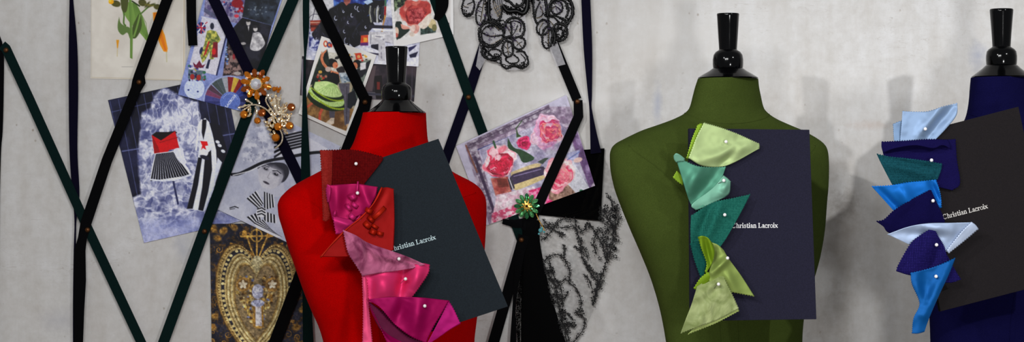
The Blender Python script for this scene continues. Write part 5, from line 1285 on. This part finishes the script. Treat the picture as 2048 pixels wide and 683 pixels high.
    for x, y in ((320, 190), (345, 230), (420, 250), (460, 370), (485, 405), (500, 440), (395, 610), (430, 560), (480, 500), (455, 190), (410, 200)): flower(x, y, 9)
    m.build('lace_pattern', LACEB, t)
    # dense dark fold with a furry edge
    m = MB(); L_ = [(1044, 440), (1046, 507), (1044, 560), (1042, 625), (1042, 740)]; R_ = [(1080, 440), (1080, 485), (1098, 573), (1117, 639), (1150, 740)]
    a, b = crom(L_, 30), crom(R_, 30)
    m.grid([[P(p[0] + (q_[0] - p[0]) * i / 12, p[1] + (q_[1] - p[1]) * i / 12, dS + .004 + .004 * math.sin(i / 12 * 3.14)) for i in range(13)] for p, q_ in zip(a, b)])
    m.build('dark_fold', SHB, t, True, mod=solid(.0008))
    m = MB()
    for _ in range(1100):
        f = g.random(); y = 500 + f * 190; x0 = float(np.interp(y, [500, 560, 625, 660, 690], [1047, 1044, 1041, 1040, 1040])); wd = float(np.interp(y, [500, 560, 600, 650, 675, 690], [1, 4, 8, 9, 5, 2]))
        p = P(x0 - g.uniform(0, wd), y + g.uniform(-4, 4), dS + .004 + g.uniform(-.002, .004)); q_ = p + Vector((g.uniform(-.004, .003), g.uniform(-.003, .003), g.uniform(-.004, .004)))
        m.tube([p, (p + q_) / 2 + Vector((g.uniform(-.001, .001), 0, g.uniform(-.001, .001))), q_], .00045, 4)
    m.build('fringe', SHB, t)
shawl()
# ------------------------------------------------------------------ cloth pieces (cut with pinking shears) pinned to the books
def patch(m, pl, edges, pink='', lift=0.0, folds=(), res=2.55, ripple=1.0, seed=1, floor=.4):
    """one sheet of cloth between four edges, each a list of (px, py[, mm towards the viewer]):
       top (left to right), right (top to bottom), bottom (left to right), left (top to bottom)"""
    E = [[tuple(p) + (0,) * (3 - len(p)) for p in e] for e in edges]
    top, right, bot, left = E
    ln = lambda e: sum(math.dist(a[:2], b[:2]) for a, b in zip(e, e[1:]))
    nu = max(8, int(max(ln(top), ln(bot)) / res / 2) * 2); nv = max(8, int(max(ln(left), ln(right)) / res / 2) * 2)
    T, B = np.array(crom(top, nu)), np.array(crom(bot, nu)); L, R = np.array(crom(left, nv)), np.array(crom(right, nv))
    u = np.linspace(0, 1, nu + 1)[None, :, None]; v = np.linspace(0, 1, nv + 1)[:, None, None]
    S = (1 - v) * T[None] + v * B[None] + (1 - u) * L[:, None] + u * R[:, None] - ((1 - u) * (1 - v) * T[0] + u * (1 - v) * T[-1] + (1 - u) * v * B[0] + u * v * B[-1])
    uu, vv = np.broadcast_to(u[..., 0], S.shape[:2]), np.broadcast_to(v[..., 0], S.shape[:2])
    for (x0, y0, x1, y1, amp, wd) in folds:        # ridge (or, negative, valley) along a line given in pixels
        e = np.array([x1 - x0, y1 - y0], float); l2 = e @ e
        t = np.clip(((S[..., 0] - x0) * e[0] + (S[..., 1] - y0) * e[1]) / l2, 0, 1)
        dx, dy = S[..., 0] - x0 - t * e[0], S[..., 1] - y0 - t * e[1]
        S[..., 2] += 1.5 * amp * np.exp(-(dx * dx + dy * dy) / (wd * wd)) * (.55 + .45 * np.sin(t * math.pi))
    S[..., 2] += ripple * 4.0 * (fbm(S[..., 0] + 99 * seed, S[..., 1], 34.0, 90 + seed, 3) - .5)
    S[..., 2] = np.maximum(S[..., 2], -lift * 1000 * floor)
    def teeth(A, inn):
        n = len(A); tg = np.gradient(A[:, :2], axis=0); tg /= np.maximum(np.linalg.norm(tg, axis=1, keepdims=True), 1e-6)
        nm = np.stack([tg[:, 1], -tg[:, 0]], 1)
        if ((A[:, :2] - inn[:, :2]) * nm).sum() < 0: nm = -nm
        A[1:-1, :2] += nm[1:-1] * np.where(np.arange(n) % 2, 1.1, -.9)[1:-1, None]
    if 't' in pink: teeth(S[0], S[1])
    if 'b' in pink: teeth(S[-1], S[-2])
    if 'l' in pink: teeth(S[:, 0], S[:, 1])
    if 'r' in pink: teeth(S[:, -1], S[:, -2])
    rows = [[pl.p(p[0], p[1], lift + p[2] * .001) for p in r] for r in S]
    m.grid(rows)

def cloth(label, mat, pl, patches, lift, group):
    """first patch is the piece itself, later ones are its folded-over flaps, still the same cloth, once a dark sheet painted as shade"""
    o = None
    for i, (pa, mt) in enumerate(patches):
        m = MB(); kw = dict(pa[2]) if len(pa) > 2 else {}
        kw.setdefault('lift', 0); kw['lift'] += lift
        patch(m, pl, pa[0], pa[1], seed=i + int(lift * 1e4), **kw)
        if i == 0:
            o = m.build('cloth_swatch', mt or mat, None, True, mod=solid(.0005)); tag(o, label, 'cloth', group)
        else:
            m.build('folded_flap', mt or mat, o, True, mod=solid(.0005))
    return o

GR, GG, GBL = 'red and pink cloth pieces pinned in a cascade', 'green cloth pieces pinned in a cascade', 'blue cloth pieces pinned in a cascade'
# --- red form
M_a, M_a2 = burlap('dark_red_burlap', '3c0306', '9a1614'), burlap('light_red_burlap', '7a100e', 'd04a40')
cloth('coarse dark red woven cloth at the top of the red cascade', M_a, rB, [
    ((([(641, 300, 1), (700, 299, 5), (728, 303, 4), (764, 313, 0)], [(764, 313, 0), (764, 322, 1), (728, 368, 2), (722, 378, 0)], [(647, 376, 0), (690, 378, 0), (722, 378, 0)], [(641, 300, 1), (643, 340, 2), (647, 376, 0)]), 'tl', {'folds': [(690, 300, 700, 370, 4, 14)]}), None),
    ((([(640, 300, 8), (652, 300, 12), (666, 301, 4)], [(666, 301, 4), (664, 360, 3), (659, 437, 1)], [(646, 440, 1), (652, 442, 4), (659, 437, 1)], [(640, 300, 8), (643, 350, 6), (646, 440, 1)]), 'lb'), M_a2)], .003, GR)
M_c = satin('red_silk', '8c0402', .4, .1)
c_ = cloth('red silk piece with an orange rolled edge and tied loops', M_c, rB, [
    ((([(762, 376, 5), (774, 374, 3), (787, 377, 0)], [(787, 377, 0), (789, 440, 0), (787, 500, 0)], [(641, 513, 2), (690, 513, 1), (740, 508, 0), (787, 500, 0)], [(762, 376, 5), (743, 412, 6), (694, 457, 6), (641, 513, 2)]), 'r', {'folds': [(772, 380, 745, 430, -2.5, 8)], 'ripple': .5}), None)], .020, GR)
M_cr = satin('orange_silk', 'a81c06', .35, .1)
q = MB(); q.tube([rB.p(x, y, .0195 + h * .0005) for x, y, h in [tuple(p) for p in crom([(764, 374, 14), (755, 393, 15), (743, 412, 15), (720, 436, 16), (694, 457, 16), (665, 486, 13), (641, 514, 6)], 40)]], [.0016 + .0004 * math.sin(i * .5) for i in range(41)], 8); q.build('rolled_edge', M_cr, c_, True)
def ties(parent, mat, tabs, base, pl):
    """short folded tabs of the same cloth standing up from it: (from, to, width px, height mm)"""
    for (x0, y0, x1, y1, w, h) in tabs:
        l = math.hypot(x1 - x0, y1 - y0); nx, ny = -(y1 - y0) / l, (x1 - x0) / l; rows = []
        for i in range(13):
            f = i / 12; z = base + h * .001 * (math.sin(f * math.pi) ** .6) + .004; tw = .18 * math.sin(f * 3)
            rows.append([pl.p(x0 + (x1 - x0) * f + nx * w * (j + tw * .4), y0 + (y1 - y0) * f + ny * w * (j + tw * .4), z + .0012 * (1 - 4 * j * j)) for j in (-.5, -.25, 0, .25, .5)])
        q = MB(); q.grid(rows); q.build('tied_loop', mat, parent, True, mod=solid(.0007))
ties(c_, M_cr, [(731, 417, 745, 424, 9, 9), (745, 438, 770, 414, 9, 11), (729, 443, 741, 455, 10, 9), (740, 460, 753, 466, 10, 10), (753, 464, 767, 468, 8, 8), (737, 432, 748, 444, 7, 13), (744, 448, 756, 456, 7, 7)], .020, rB)
M_b, M_b2 = satin('magenta_satin', 'a81052', .36, .15), satin('bright_magenta_satin', 'c4266e', .4, .2)
b_ = cloth('glossy magenta cloth piece with tied loops under the coarse dark red one', M_b, rB, [
    ((([(656, 370, 10), (690, 368, 8), (715, 367, 7), (740, 371, 8), (755, 373, 6)], [(755, 373, 6), (752, 392, 5), (742, 410, 8), (741, 424, 6)], [(665, 440, 0), (690, 440, 2), (741, 424, 6)], [(656, 370, 10), (655, 390, 9), (657, 405, 5), (665, 440, 0)]), 'r', {'folds': [(700, 374, 692, 430, -4, 13), (725, 374, 740, 415, 6, 10), (675, 374, 672, 420, 6, 10)]}), None),
    ((([(655, 368, 17), (660, 371, 19), (663, 376, 15)], [(663, 376, 15), (660, 390, 15), (658, 402, 9)], [(655, 404, 5), (657, 404, 8), (658, 402, 9)], [(655, 368, 17), (652, 380, 12), (655, 404, 5)]), 'l'), M_b2),
    ((([(666, 430, 3), (690, 436, 4), (716, 440, 3)], [(716, 440, 3), (708, 455, 3), (694, 462, 2)], [(672, 468, 1), (684, 466, 2), (694, 462, 2)], [(666, 430, 3), (668, 448, 4), (672, 468, 1)]), 'lb', {'folds': [(670, 440, 700, 450, 5, 8)]}), M_b2)], .009, GR)
ties(b_, M_b2, [(699, 397, 712, 389, 10, 10), (699, 427, 711, 438, 10, 9), (713, 442, 723, 432, 9, 9), (716, 362, 714, 388, 3, 6), (704, 405, 716, 414, 8, 7), (694, 408, 702, 420, 7, 6), (668, 432, 671, 420, 4, 8)], .012, rB)
M_d, M_d2 = velvet('dusty_pink_velvet', '64143c', 'c46a8e'), velvet('dusty_pink_velvet_edge', 'a8486c', 'd87a9a')  # dark and light mottle puts the shading of the folds into the colour
cloth('dusty pink crushed velvet triangle in the middle of the red cascade', M_d, rB, [
    ((([(686, 459, 6), (712, 470, 9), (739, 486, 10), (803, 508, 8), (850, 528, 6)], [(850, 528, 6), (838, 531, 8), (826, 535, 5)], [(725, 551, 2), (757, 545, 6), (790, 541, 5), (826, 535, 5)], [(686, 459, 6), (696, 504, 5), (712, 530, 4), (725, 551, 2)]), 'lbr', {'folds': [(735, 500, 745, 520, -6, 12), (745, 505, 800, 520, 6, 9), (800, 518, 835, 530, -8, 7), (720, 480, 725, 530, 6, 10)]}), None)], .028, GR)
M_e = satin('hot_pink_satin', 'd8306a', .3, .2, .5)
cloth('hot pink satin piece below the dusty pink velvet one', M_e, rB, [
    ((([(727, 549, 3), (760, 543, 6), (800, 536, 4), (840, 526, 8), (859, 528, 6)], [(859, 528, 6), (857, 545, 6), (840, 572, 4), (822, 596, 2)], [(731, 604, 2), (770, 604, 4), (822, 596, 2)], [(727, 549, 3), (729, 575, 4), (731, 604, 2)]), 'r', {'folds': [(808, 540, 798, 590, -8, 9), (770, 550, 765, 595, 9, 22), (840, 535, 825, 580, 7, 12), (745, 560, 740, 600, -4, 9)]}), None),
    ((([(724, 551, 6), (729, 552, 8), (734, 558, 5)], [(734, 558, 5), (738, 615, 4), (749, 720, 3)], [(724, 720, 3), (736, 722, 4), (749, 720, 3)], [(724, 551, 6), (726, 620, 5), (724, 720, 3)]), 'lr'), satin('pale_hot_pink_satin', 'dd4a76', .5, .2)),], .018, GR)
M_f, M_f2 = satin('purple_magenta_satin', '98004f', .4, .15), satin('shaded_purple_satin', '52062e', .45, .1)
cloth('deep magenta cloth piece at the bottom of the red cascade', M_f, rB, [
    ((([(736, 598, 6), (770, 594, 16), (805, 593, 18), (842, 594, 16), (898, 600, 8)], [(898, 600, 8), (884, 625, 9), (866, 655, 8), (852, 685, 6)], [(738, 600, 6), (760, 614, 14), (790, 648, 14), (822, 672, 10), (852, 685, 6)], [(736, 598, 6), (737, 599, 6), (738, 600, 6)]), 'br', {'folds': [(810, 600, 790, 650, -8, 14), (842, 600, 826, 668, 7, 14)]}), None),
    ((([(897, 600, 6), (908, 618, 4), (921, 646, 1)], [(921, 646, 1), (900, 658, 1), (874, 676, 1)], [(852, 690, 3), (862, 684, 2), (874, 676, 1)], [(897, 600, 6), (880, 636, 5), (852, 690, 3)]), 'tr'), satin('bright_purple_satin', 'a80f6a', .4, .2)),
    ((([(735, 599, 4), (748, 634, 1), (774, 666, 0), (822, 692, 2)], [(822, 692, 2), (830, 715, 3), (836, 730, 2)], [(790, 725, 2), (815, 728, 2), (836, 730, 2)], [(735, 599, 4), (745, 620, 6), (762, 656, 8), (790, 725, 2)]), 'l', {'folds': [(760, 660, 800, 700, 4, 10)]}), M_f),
    ((([(738, 602, -7), (790, 640, -8), (850, 686, -7)], [(850, 686, -7), (845, 700, -7), (840, 710, -7)], [(775, 680, -7), (810, 700, -7), (840, 710, -7)], [(738, 602, -7), (750, 640, -7), (775, 680, -7)]), ''), M_f2)], .030, GR)  # last sheet is coloured dark to stand for shade inside the fold

# --- green form
M = satin('pale_lime_satin', 'a3b67e', .42, .15); M2 = satin('bright_lime_satin', '7c9c28', .42, .1)
cloth('pale lime cloth triangle at the top of the green cascade', M, gB, [
    ((([(1408, 245, 8), (1445, 256, 12), (1481, 270, 9), (1518, 287, 3)], [(1518, 287, 3), (1519, 292, 3), (1518, 297, 3)], [(1377, 316, 8), (1408, 332, 6), (1455, 330, 6), (1518, 297, 3)], [(1408, 245, 8), (1394, 272, 7), (1385, 295, 7), (1377, 316, 8)]), 'tlr', {'folds': [(1400, 320, 1500, 292, 5, 12), (1440, 330, 1470, 300, -4, 8)]}), None),
    ((([(1395, 250, 1), (1402, 246, 2), (1408, 250, 2)], [(1408, 250, 2), (1400, 285, 2), (1390, 320, 2)], [(1373, 316, 1), (1380, 318, 1), (1390, 320, 2)], [(1395, 250, 1), (1383, 280, 1), (1373, 316, 1)]), 'lt'), M2),
    ((([(1354, 341, -2), (1358, 345, -2), (1364, 352, -2)], [(1364, 352, -2), (1366, 362, -2), (1366, 370, -2)], [(1346, 354, -3), (1354, 362, -3), (1366, 370, -2)], [(1354, 341, -2), (1350, 347, -3), (1346, 354, -3)]), 'lb'), M2)], .004, GG)
M = satin('seafoam_satin', '4d8770', .42, .15); M2 = satin('light_seafoam_satin', '70a58e', .42, .15)
cloth('seafoam green cloth piece curling over at its top corner', M, gB, [
    ((([(1349, 309, 10), (1368, 320, 12), (1393, 331, 12), (1420, 334, 9), (1452, 333, 4)], [(1452, 333, 4), (1446, 350, 8), (1440, 372, 6), (1443, 396, 3)], [(1391, 420, 2), (1415, 412, 5), (1443, 396, 3)], [(1349, 309, 10), (1359, 340, 8), (1378, 400, 4), (1391, 420, 2)]), 't', {'folds': [(1440, 336, 1385, 405, -8, 13), (1400, 335, 1375, 380, 6, 12)]}), None),
    ((([(1347, 311, 14), (1352, 306, 18), (1360, 309, 18), (1370, 317, 15)], [(1370, 317, 15), (1369, 319, 15), (1368, 322, 14)], [(1352, 324, 12), (1360, 322, 14), (1368, 322, 14)], [(1347, 311, 14), (1348, 318, 13), (1352, 324, 12)]), 'b'), M2),
    ((([(1447, 350, 8), (1455, 356, 9), (1461, 362, 8)], [(1461, 362, 8), (1459, 384, 6), (1449, 394, 4)], [(1392, 420, 3), (1420, 408, 6), (1449, 394, 4)], [(1447, 350, 8), (1425, 376, 8), (1384, 408, 5), (1392, 420, 3)]), 'r', {'folds': [(1455, 365, 1445, 385, 4, 8)]}), M2)], .009, GG)
M = burlap('teal_burlap', '0d4a42', '3f9a86'); M2 = burlap('dark_teal_burlap', '0b3c38', '267a6c')
cloth('coarse teal woven cloth piece beside the white lettering', M, gB, [
    ((([(1382, 431, 3), (1405, 416, 8), (1430, 403, 9), (1465, 396, 7), (1501, 388, 2)], [(1501, 388, 2), (1480, 428, 5), (1455, 472, 4), (1440, 494, 2)], [(1382, 488, 1), (1410, 490, 3), (1440, 494, 2)], [(1382, 431, 3), (1381, 460, 3), (1382, 488, 1)]), 'tl', {'folds': [(1422, 412, 1395, 480, -9, 11), (1440, 410, 1415, 470, 7, 12)]}), None),
    ((([(1380, 486, 3), (1395, 482, 5), (1412, 484, 4)], [(1412, 484, 4), (1414, 520, 4), (1408, 550, 2)], [(1402, 556, 1), (1405, 556, 2), (1408, 550, 2)], [(1380, 486, 3), (1389, 520, 3), (1402, 556, 1)]), 'l'), M2)], .013, GG)
M = satin('lime_satin', '84964e', .4, .15); M2 = satin('deep_lime_satin', '6d8a18', .42, .1)
cloth('lime green cloth piece with a leaf-shaped fold, tip pointing down', M, gB, [
    ((([(1424, 484, 8), (1436, 489, 9), (1447, 499, 6)], [(1447, 499, 6), (1457, 516, 8), (1482, 550, 6), (1509, 592, 3)], [(1420, 575, 4), (1444, 580, 4), (1466, 584, 4), (1509, 592, 3)], [(1424, 484, 8), (1426, 515, 6), (1418, 545, 5), (1420, 575, 4)]), 'b', {'folds': [(1455, 516, 1425, 545, 8, 7), (1450, 540, 1470, 580, 5, 10), (1430, 500, 1424, 530, -6, 7)]}), None),
    ((([(1396, 473, 10), (1404, 471, 15), (1416, 475, 15), (1426, 488, 9)], [(1426, 488, 9), (1429, 505, 9), (1424, 525, 7), (1412, 546, 5)], [(1410, 543, 5), (1411, 545, 5), (1412, 546, 5)], [(1396, 473, 10), (1402, 495, 11), (1413, 525, 8), (1410, 543, 5)]), 'l', {'folds': [(1410, 478, 1420, 525, -7, 6)]}), M2),
    ((([(1415, 543, 6), (1424, 546, 7), (1430, 552, 5)], [(1430, 552, 5), (1412, 566, 4), (1393, 579, 2)], [(1387, 576, 2), (1390, 578, 2), (1393, 579, 2)], [(1415, 543, 6), (1400, 556, 5), (1387, 576, 2)]), 'l'), M2)], .016, GG)
M = velvet('olive_green_cloth', '727f48', 'a2ad76'); M2 = satin('light_olive_satin', '94a25e', .5, .15)
M.node_tree.nodes['Principled BSDF'].inputs['Roughness'].default_value = .45
cloth('pale olive crumpled cloth piece at the bottom of the green cascade', M, gB, [
    ((([(1394, 572, 6), (1418, 556, 9), (1445, 534, 5)], [(1445, 534, 5), (1450, 558, 6), (1462, 583, 6), (1477, 616, 3)], [(1361, 666, 2), (1400, 651, 5), (1440, 636, 6), (1477, 616, 3)], [(1394, 572, 6), (1384, 605, 6), (1372, 636, 5), (1361, 666, 2)]), 'rb', {'folds': [(1442, 545, 1395, 575, -7, 8), (1436, 572, 1418, 595, -5, 8), (1420, 600, 1400, 650, 6, 10), (1408, 610, 1412, 640, -5, 8), (1380, 600, 1400, 590, 4, 8)]}), None),
    ((([(1450, 560, 2), (1456, 572, 2), (1464, 590, 2)], [(1464, 590, 2), (1472, 605, 1), (1478, 621, 1)], [(1375, 668, 0), (1430, 646, 1), (1478, 621, 1)], [(1450, 560, 2), (1420, 620, 2), (1375, 668, 0)]), 'rb'), M2)], .021, GG)

# --- blue form
M = satin('pale_blue_satin', '8299b8', .4, .15); M2 = satin('grey_blue_satin', '7089a8', .45, .1)
cloth('pale blue cloth piece at the top of the blue cascade', M, bB, [
    ((([(1805, 222, 4), (1830, 223, 5), (1857, 222, 8), (1885, 213, 10), (1915, 206, 4)], [(1915, 206, 4), (1913, 230, 3), (1893, 256, 3), (1866, 284, 2)], [(1800, 286, 2), (1830, 286, 3), (1866, 284, 2)], [(1805, 222, 4), (1803, 250, 4), (1800, 286, 2)]), 'tl', {'folds': [(1905, 212, 1850, 275, -8, 10), (1880, 220, 1840, 270, 6, 14)]}), None),
    ((([(1786, 248, 0), (1794, 244, 1), (1806, 240, 1)], [(1806, 240, 1), (1806, 262, 1), (1804, 286, 1)], [(1788, 286, 0), (1796, 286, 1), (1804, 286, 1)], [(1786, 248, 0), (1787, 266, 0), (1788, 286, 0)]), 'tl'), M2)], .003, GBL)
M = felt('midnight_cloth', '130f3c'); M2 = felt('dark_midnight_cloth', '100c30')
cloth('midnight blue cloth piece with a gaping fold below the pale blue one', M, bB, [
    ((([(1764, 284, 3), (1810, 284, 4), (1860, 281, 4), (1911, 278, 2)], [(1911, 278, 2), (1914, 320, 3), (1920, 366, 2), (1904, 380, 2)], [(1775, 330, -2), (1820, 360, 0), (1870, 372, 2), (1904, 380, 2)], [(1764, 284, 3), (1766, 306, 2), (1775, 330, -2)]), 'tr', {'folds': [(1780, 303, 1890, 298, -3, 9)]}), None),
    ((([(1763, 283, 8), (1810, 281, 12), (1857, 278, 12), (1895, 279, 6)], [(1895, 279, 6), (1900, 288, 8), (1902, 298, 6)], [(1766, 305, 10), (1790, 296, 17), (1830, 290, 19), (1866, 296, 16), (1885, 290, 12), (1902, 298, 6)], [(1763, 283, 8), (1763, 294, 9), (1766, 305, 10)]), 't'), None)], .005, GBL)
M = burlap('dark_teal_weave', '082e36', '2a7684')
cloth('coarse dark teal woven cloth piece in the blue cascade', M, bB, [
    ((([(1753, 307, 9), (1780, 313, 12), (1811, 316, 13), (1850, 321, 11), (1884, 327, 5)], [(1884, 327, 5), (1882, 340, 4), (1875, 358, 3)], [(1785, 370, 3), (1830, 372, 4), (1875, 362, 3)], [(1753, 307, 9), (1765, 332, 8), (1785, 370, 3)]), 'tr', {'folds': [(1765, 316, 1870, 338, -4, 6), (1770, 325, 1860, 350, 4, 10)]}), None)], .009, GBL)
M = satin('bright_blue_satin', '0c62b4', .38, .15)
cloth('bright blue satin piece under the coarse teal one', M, bB, [
    ((([(1743, 372, 7), (1780, 370, 12), (1815, 364, 12), (1850, 361, 12), (1872, 359, 8)], [(1872, 359, 8), (1878, 376, 8), (1882, 396, 6), (1883, 415, 3)], [(1790, 424, 3), (1830, 424, 3), (1883, 415, 3)], [(1743, 372, 7), (1766, 397, 8), (1790, 424, 3)]), 'tr', {'folds': [(1755, 376, 1800, 420, -5, 8), (1800, 372, 1822, 410, 7, 14), (1862, 365, 1878, 400, -6, 6)]}), None)], .012, GBL)
M = felt('black_navy_cloth', '0e0b34')
cloth('dark navy triangular cloth piece beside the silver lettering', M, bB, [
    ((([(1859, 380, 5), (1860, 379, 5), (1862, 380, 5)], [(1862, 380, 5), (1874, 405, 7), (1888, 436, 6), (1890, 452, 3)], [(1752, 442, 9), (1766, 452, 9), (1782, 466, 6), (1840, 462, 4), (1890, 452, 3)], [(1859, 380, 5), (1824, 398, 8), (1788, 420, 10), (1768, 438, 12), (1752, 442, 9)]), 'lr', {'folds': [(1855, 390, 1850, 450, 5, 18)]}), None)], .021, GBL)
M = satin('ice_blue_satin', '9fb0cc', .4, .15); M2 = satin('ice_blue_satin_edge', 'aebbd2', .45, .15)
cloth('ice blue cloth piece with a folded right end in the blue cascade', M, bB, [
    ((([(1774, 468, 7), (1816, 453, 14), (1855, 446, 14), (1900, 445, 12), (1945, 444, 6)], [(1945, 444, 6), (1930, 460, 5), (1912, 480, 4), (1898, 504, 3)], [(1822, 490, 4), (1860, 494, 4), (1898, 504, 3)], [(1774, 468, 7), (1796, 478, 7), (1822, 490, 4)]), '', {'folds': [(1800, 465, 1880, 470, -4, 10), (1850, 452, 1900, 460, 5, 10)]}), None),
    ((([(1943, 443, 9), (1951, 449, 8), (1957, 457, 6)], [(1957, 457, 6), (1930, 480, 5), (1897, 506, 4)], [(1893, 500, 5), (1895, 503, 5), (1897, 506, 4)], [(1943, 443, 9), (1924, 462, 10), (1893, 500, 5)]), 'rl'), M2)], .026, GBL)
M = burlap('purple_navy_weave', '0e0a3a', '2c2370', 700.0)
cloth('purple navy woven cloth piece with a tail behind the lowest blue one', M, bB, [
    ((([(1864, 456, 6), (1866, 455, 6), (1868, 456, 6)], [(1868, 456, 6), (1878, 474, 8), (1889, 493, 8), (1896, 520, 5)], [(1793, 542, 5), (1822, 550, 5), (1860, 550, 5), (1896, 520, 5)], [(1864, 456, 6), (1840, 470, 8), (1820, 488, 9), (1796, 530, 7), (1793, 542, 5)]), 'lr', {'folds': [(1865, 465, 1830, 540, 6, 16), (1880, 490, 1860, 545, -4, 8)]}), None),
    ((([(1893, 508, 2), (1897, 514, 3), (1903, 526, 3)], [(1903, 526, 3), (1912, 542, 2), (1922, 558, 1)], [(1890, 565, 1), (1905, 567, 1), (1922, 564, 1)], [(1893, 508, 2), (1888, 540, 2), (1890, 565, 1)]), 'r'), None)], .030, GBL)
M = satin('cobalt_satin', '044f90', .42, .15)
cloth('cobalt blue cloth piece hanging lowest in the blue cascade', M, bB, [
    ((([(1821, 545, 8), (1848, 539, 10), (1874, 531, 9), (1911, 515, 4)], [(1911, 515, 4), (1898, 548, 4), (1878, 590, 5), (1858, 636, 4), (1849, 662, 3)], [(1824, 666, 3), (1836, 666, 4), (1849, 662, 3)], [(1821, 545, 8), (1824, 568, 7), (1839, 606, 6), (1827, 636, 6), (1824, 666, 3)]), 'tlb', {'folds': [(1898, 530, 1850, 630, 6, 12), (1850, 545, 1850, 600, -4, 14), (1832, 560, 1846, 608, 3, 8)]}), None)], .034, GBL)

# ------------------------------------------------------------------ pearl-headed pins
PEARL = plain('pearl_head', 'eeeaea', .22, spec=.7, coat=.4); STEEL = plain('pin_steel', '9a9aa2', .3, metal=1)
def pin(pl, px, py, tx, ty, lift, label):
    """head at (px, py), point entering the cloth towards (tx, ty)"""
    c = pl.p(px, py, lift + .007); e = pl.p(tx, ty, lift - .004)
    t = thing('dressmaking_pin', label, 'pin', c, 'pearl-headed pins holding the cloth pieces')
    m = MB(); m.ball(c, .0031, 14); m.build('pin_head', PEARL, t, True)
    m = MB(); m.tube([c, e], .0005, 6); m.build('pin_shaft', STEEL, t)
for a in ((rB, 712, 327, 706, 331, .012, 'white-headed pin in the coarse dark red cloth'), (rB, 715, 385.5, 716, 372, .018, 'small white-headed pin in the glossy magenta cloth'),
          (rB, 798, 517, 784, 521, .039, 'white-headed pin in the dusty pink velvet'), (rB, 811, 557, 801, 566, .027, 'white-headed pin in the hot pink satin'), (rB, 849.5, 611, 843, 619, .049, 'white-headed pin in the deep magenta cloth'),
          (gB, 1452, 283, 1448, 285, .015, 'white-headed pin in the pale lime triangle'), (gB, 1447.5, 360.5, 1431, 370, .018, 'slanting white-headed pin in the seafoam green cloth'), (gB, 1449.5, 429, 1441, 434, .021, 'white-headed pin in the coarse teal cloth'),
          (gB, 1455, 515.5, 1445, 523, .025, 'white-headed pin in the lime green cloth with the leaf fold'), (gB, 1437, 567.5, 1427, 577, .028, 'white-headed pin in the pale olive cloth'),
          (bB, 1850.5, 257.5, 1846, 263, .010, 'white-headed pin in the pale blue cloth'), (bB, 1863, 320, 1858, 325, .022, 'white-headed pin in the coarse dark teal cloth'), (bB, 1866, 401, 1855, 416, .029, 'long white-headed pin in the dark navy triangle'),
          (bB, 1873, 489, 1869, 492, .039, 'white-headed pin in the purple navy woven cloth'), (bB, 1872, 552, 1868, 556, .043, 'white-headed pin in the lowest cobalt blue cloth')):
    pin(*a)

# ------------------------------------------------------------------ light, camera
def lamp(name, loc, power, size, target=(0.3, 0, 1.35)):
    l = bpy.data.lights.new(name, 'AREA'); l.shape = 'DISK'; l.size = size; l.energy = power
    o = bpy.data.objects.new(name, l); o.location = loc
    d = Vector(target) - Vector(loc); o.rotation_euler = d.to_track_quat('-Z', 'Y').to_euler(); COL.objects.link(o)
    return o
def spot(name, loc, target, power, cone, size=.055):
    l = bpy.data.lights.new(name, 'SPOT'); l.energy = power; l.spot_size = math.radians(cone); l.spot_blend = 1.0; l.shadow_soft_size = size
    o = bpy.data.objects.new(name, l); o.location = loc
    o.rotation_euler = (Vector(target) - Vector(loc)).to_track_quat('-Z', 'Y').to_euler(); COL.objects.link(o)
spot('track_spotlight', (-1.81, -3.2, 2.86), (.74, 0, 1.22), 190, 24)
spot('track_spotlight', (2.39, -3.2, 2.955), (.78, 0, 1.2), 230, 25)
for x, e in ((-.72, 13), (-.2, 14), (.12, 4)):
    lamp('fill_lamp', (x, -2.75, 2.15), e, .32, (x * .7 + .05, 0, 1.3))  # soft fill row added to even the wall light, also dots the finials
lamp('low_fill', (1.0, -3.2, 1.15), 20, .3, (.72, 0, 1.0))  # added fill light, brightens the shadows between the green and navy forms
w = bpy.data.worlds.new('room_light'); SC.world = w; w.use_nodes = True
bg = w.node_tree.nodes['Background']; bg.inputs['Color'].default_value = (.95, .97, 1, 1); bg.inputs['Strength'].default_value = .24

cam = bpy.data.cameras.new('camera'); co = bpy.data.objects.new('camera', cam); COL.objects.link(co)
co.location = (0, -CAMD, CZ); co.rotation_euler = (math.pi / 2, 0, 0)
cam.sensor_width = 36; cam.lens = 36 * FPX / 2048; cam.clip_start = .05
SC.camera = co
vs = SC.view_settings
SC.display_settings.display_device = 'sRGB'
vs.view_transform = 'Standard'; vs.look = 'None'; vs.exposure = 0; vs.gamma = 1; vs.use_curve_mapping = False
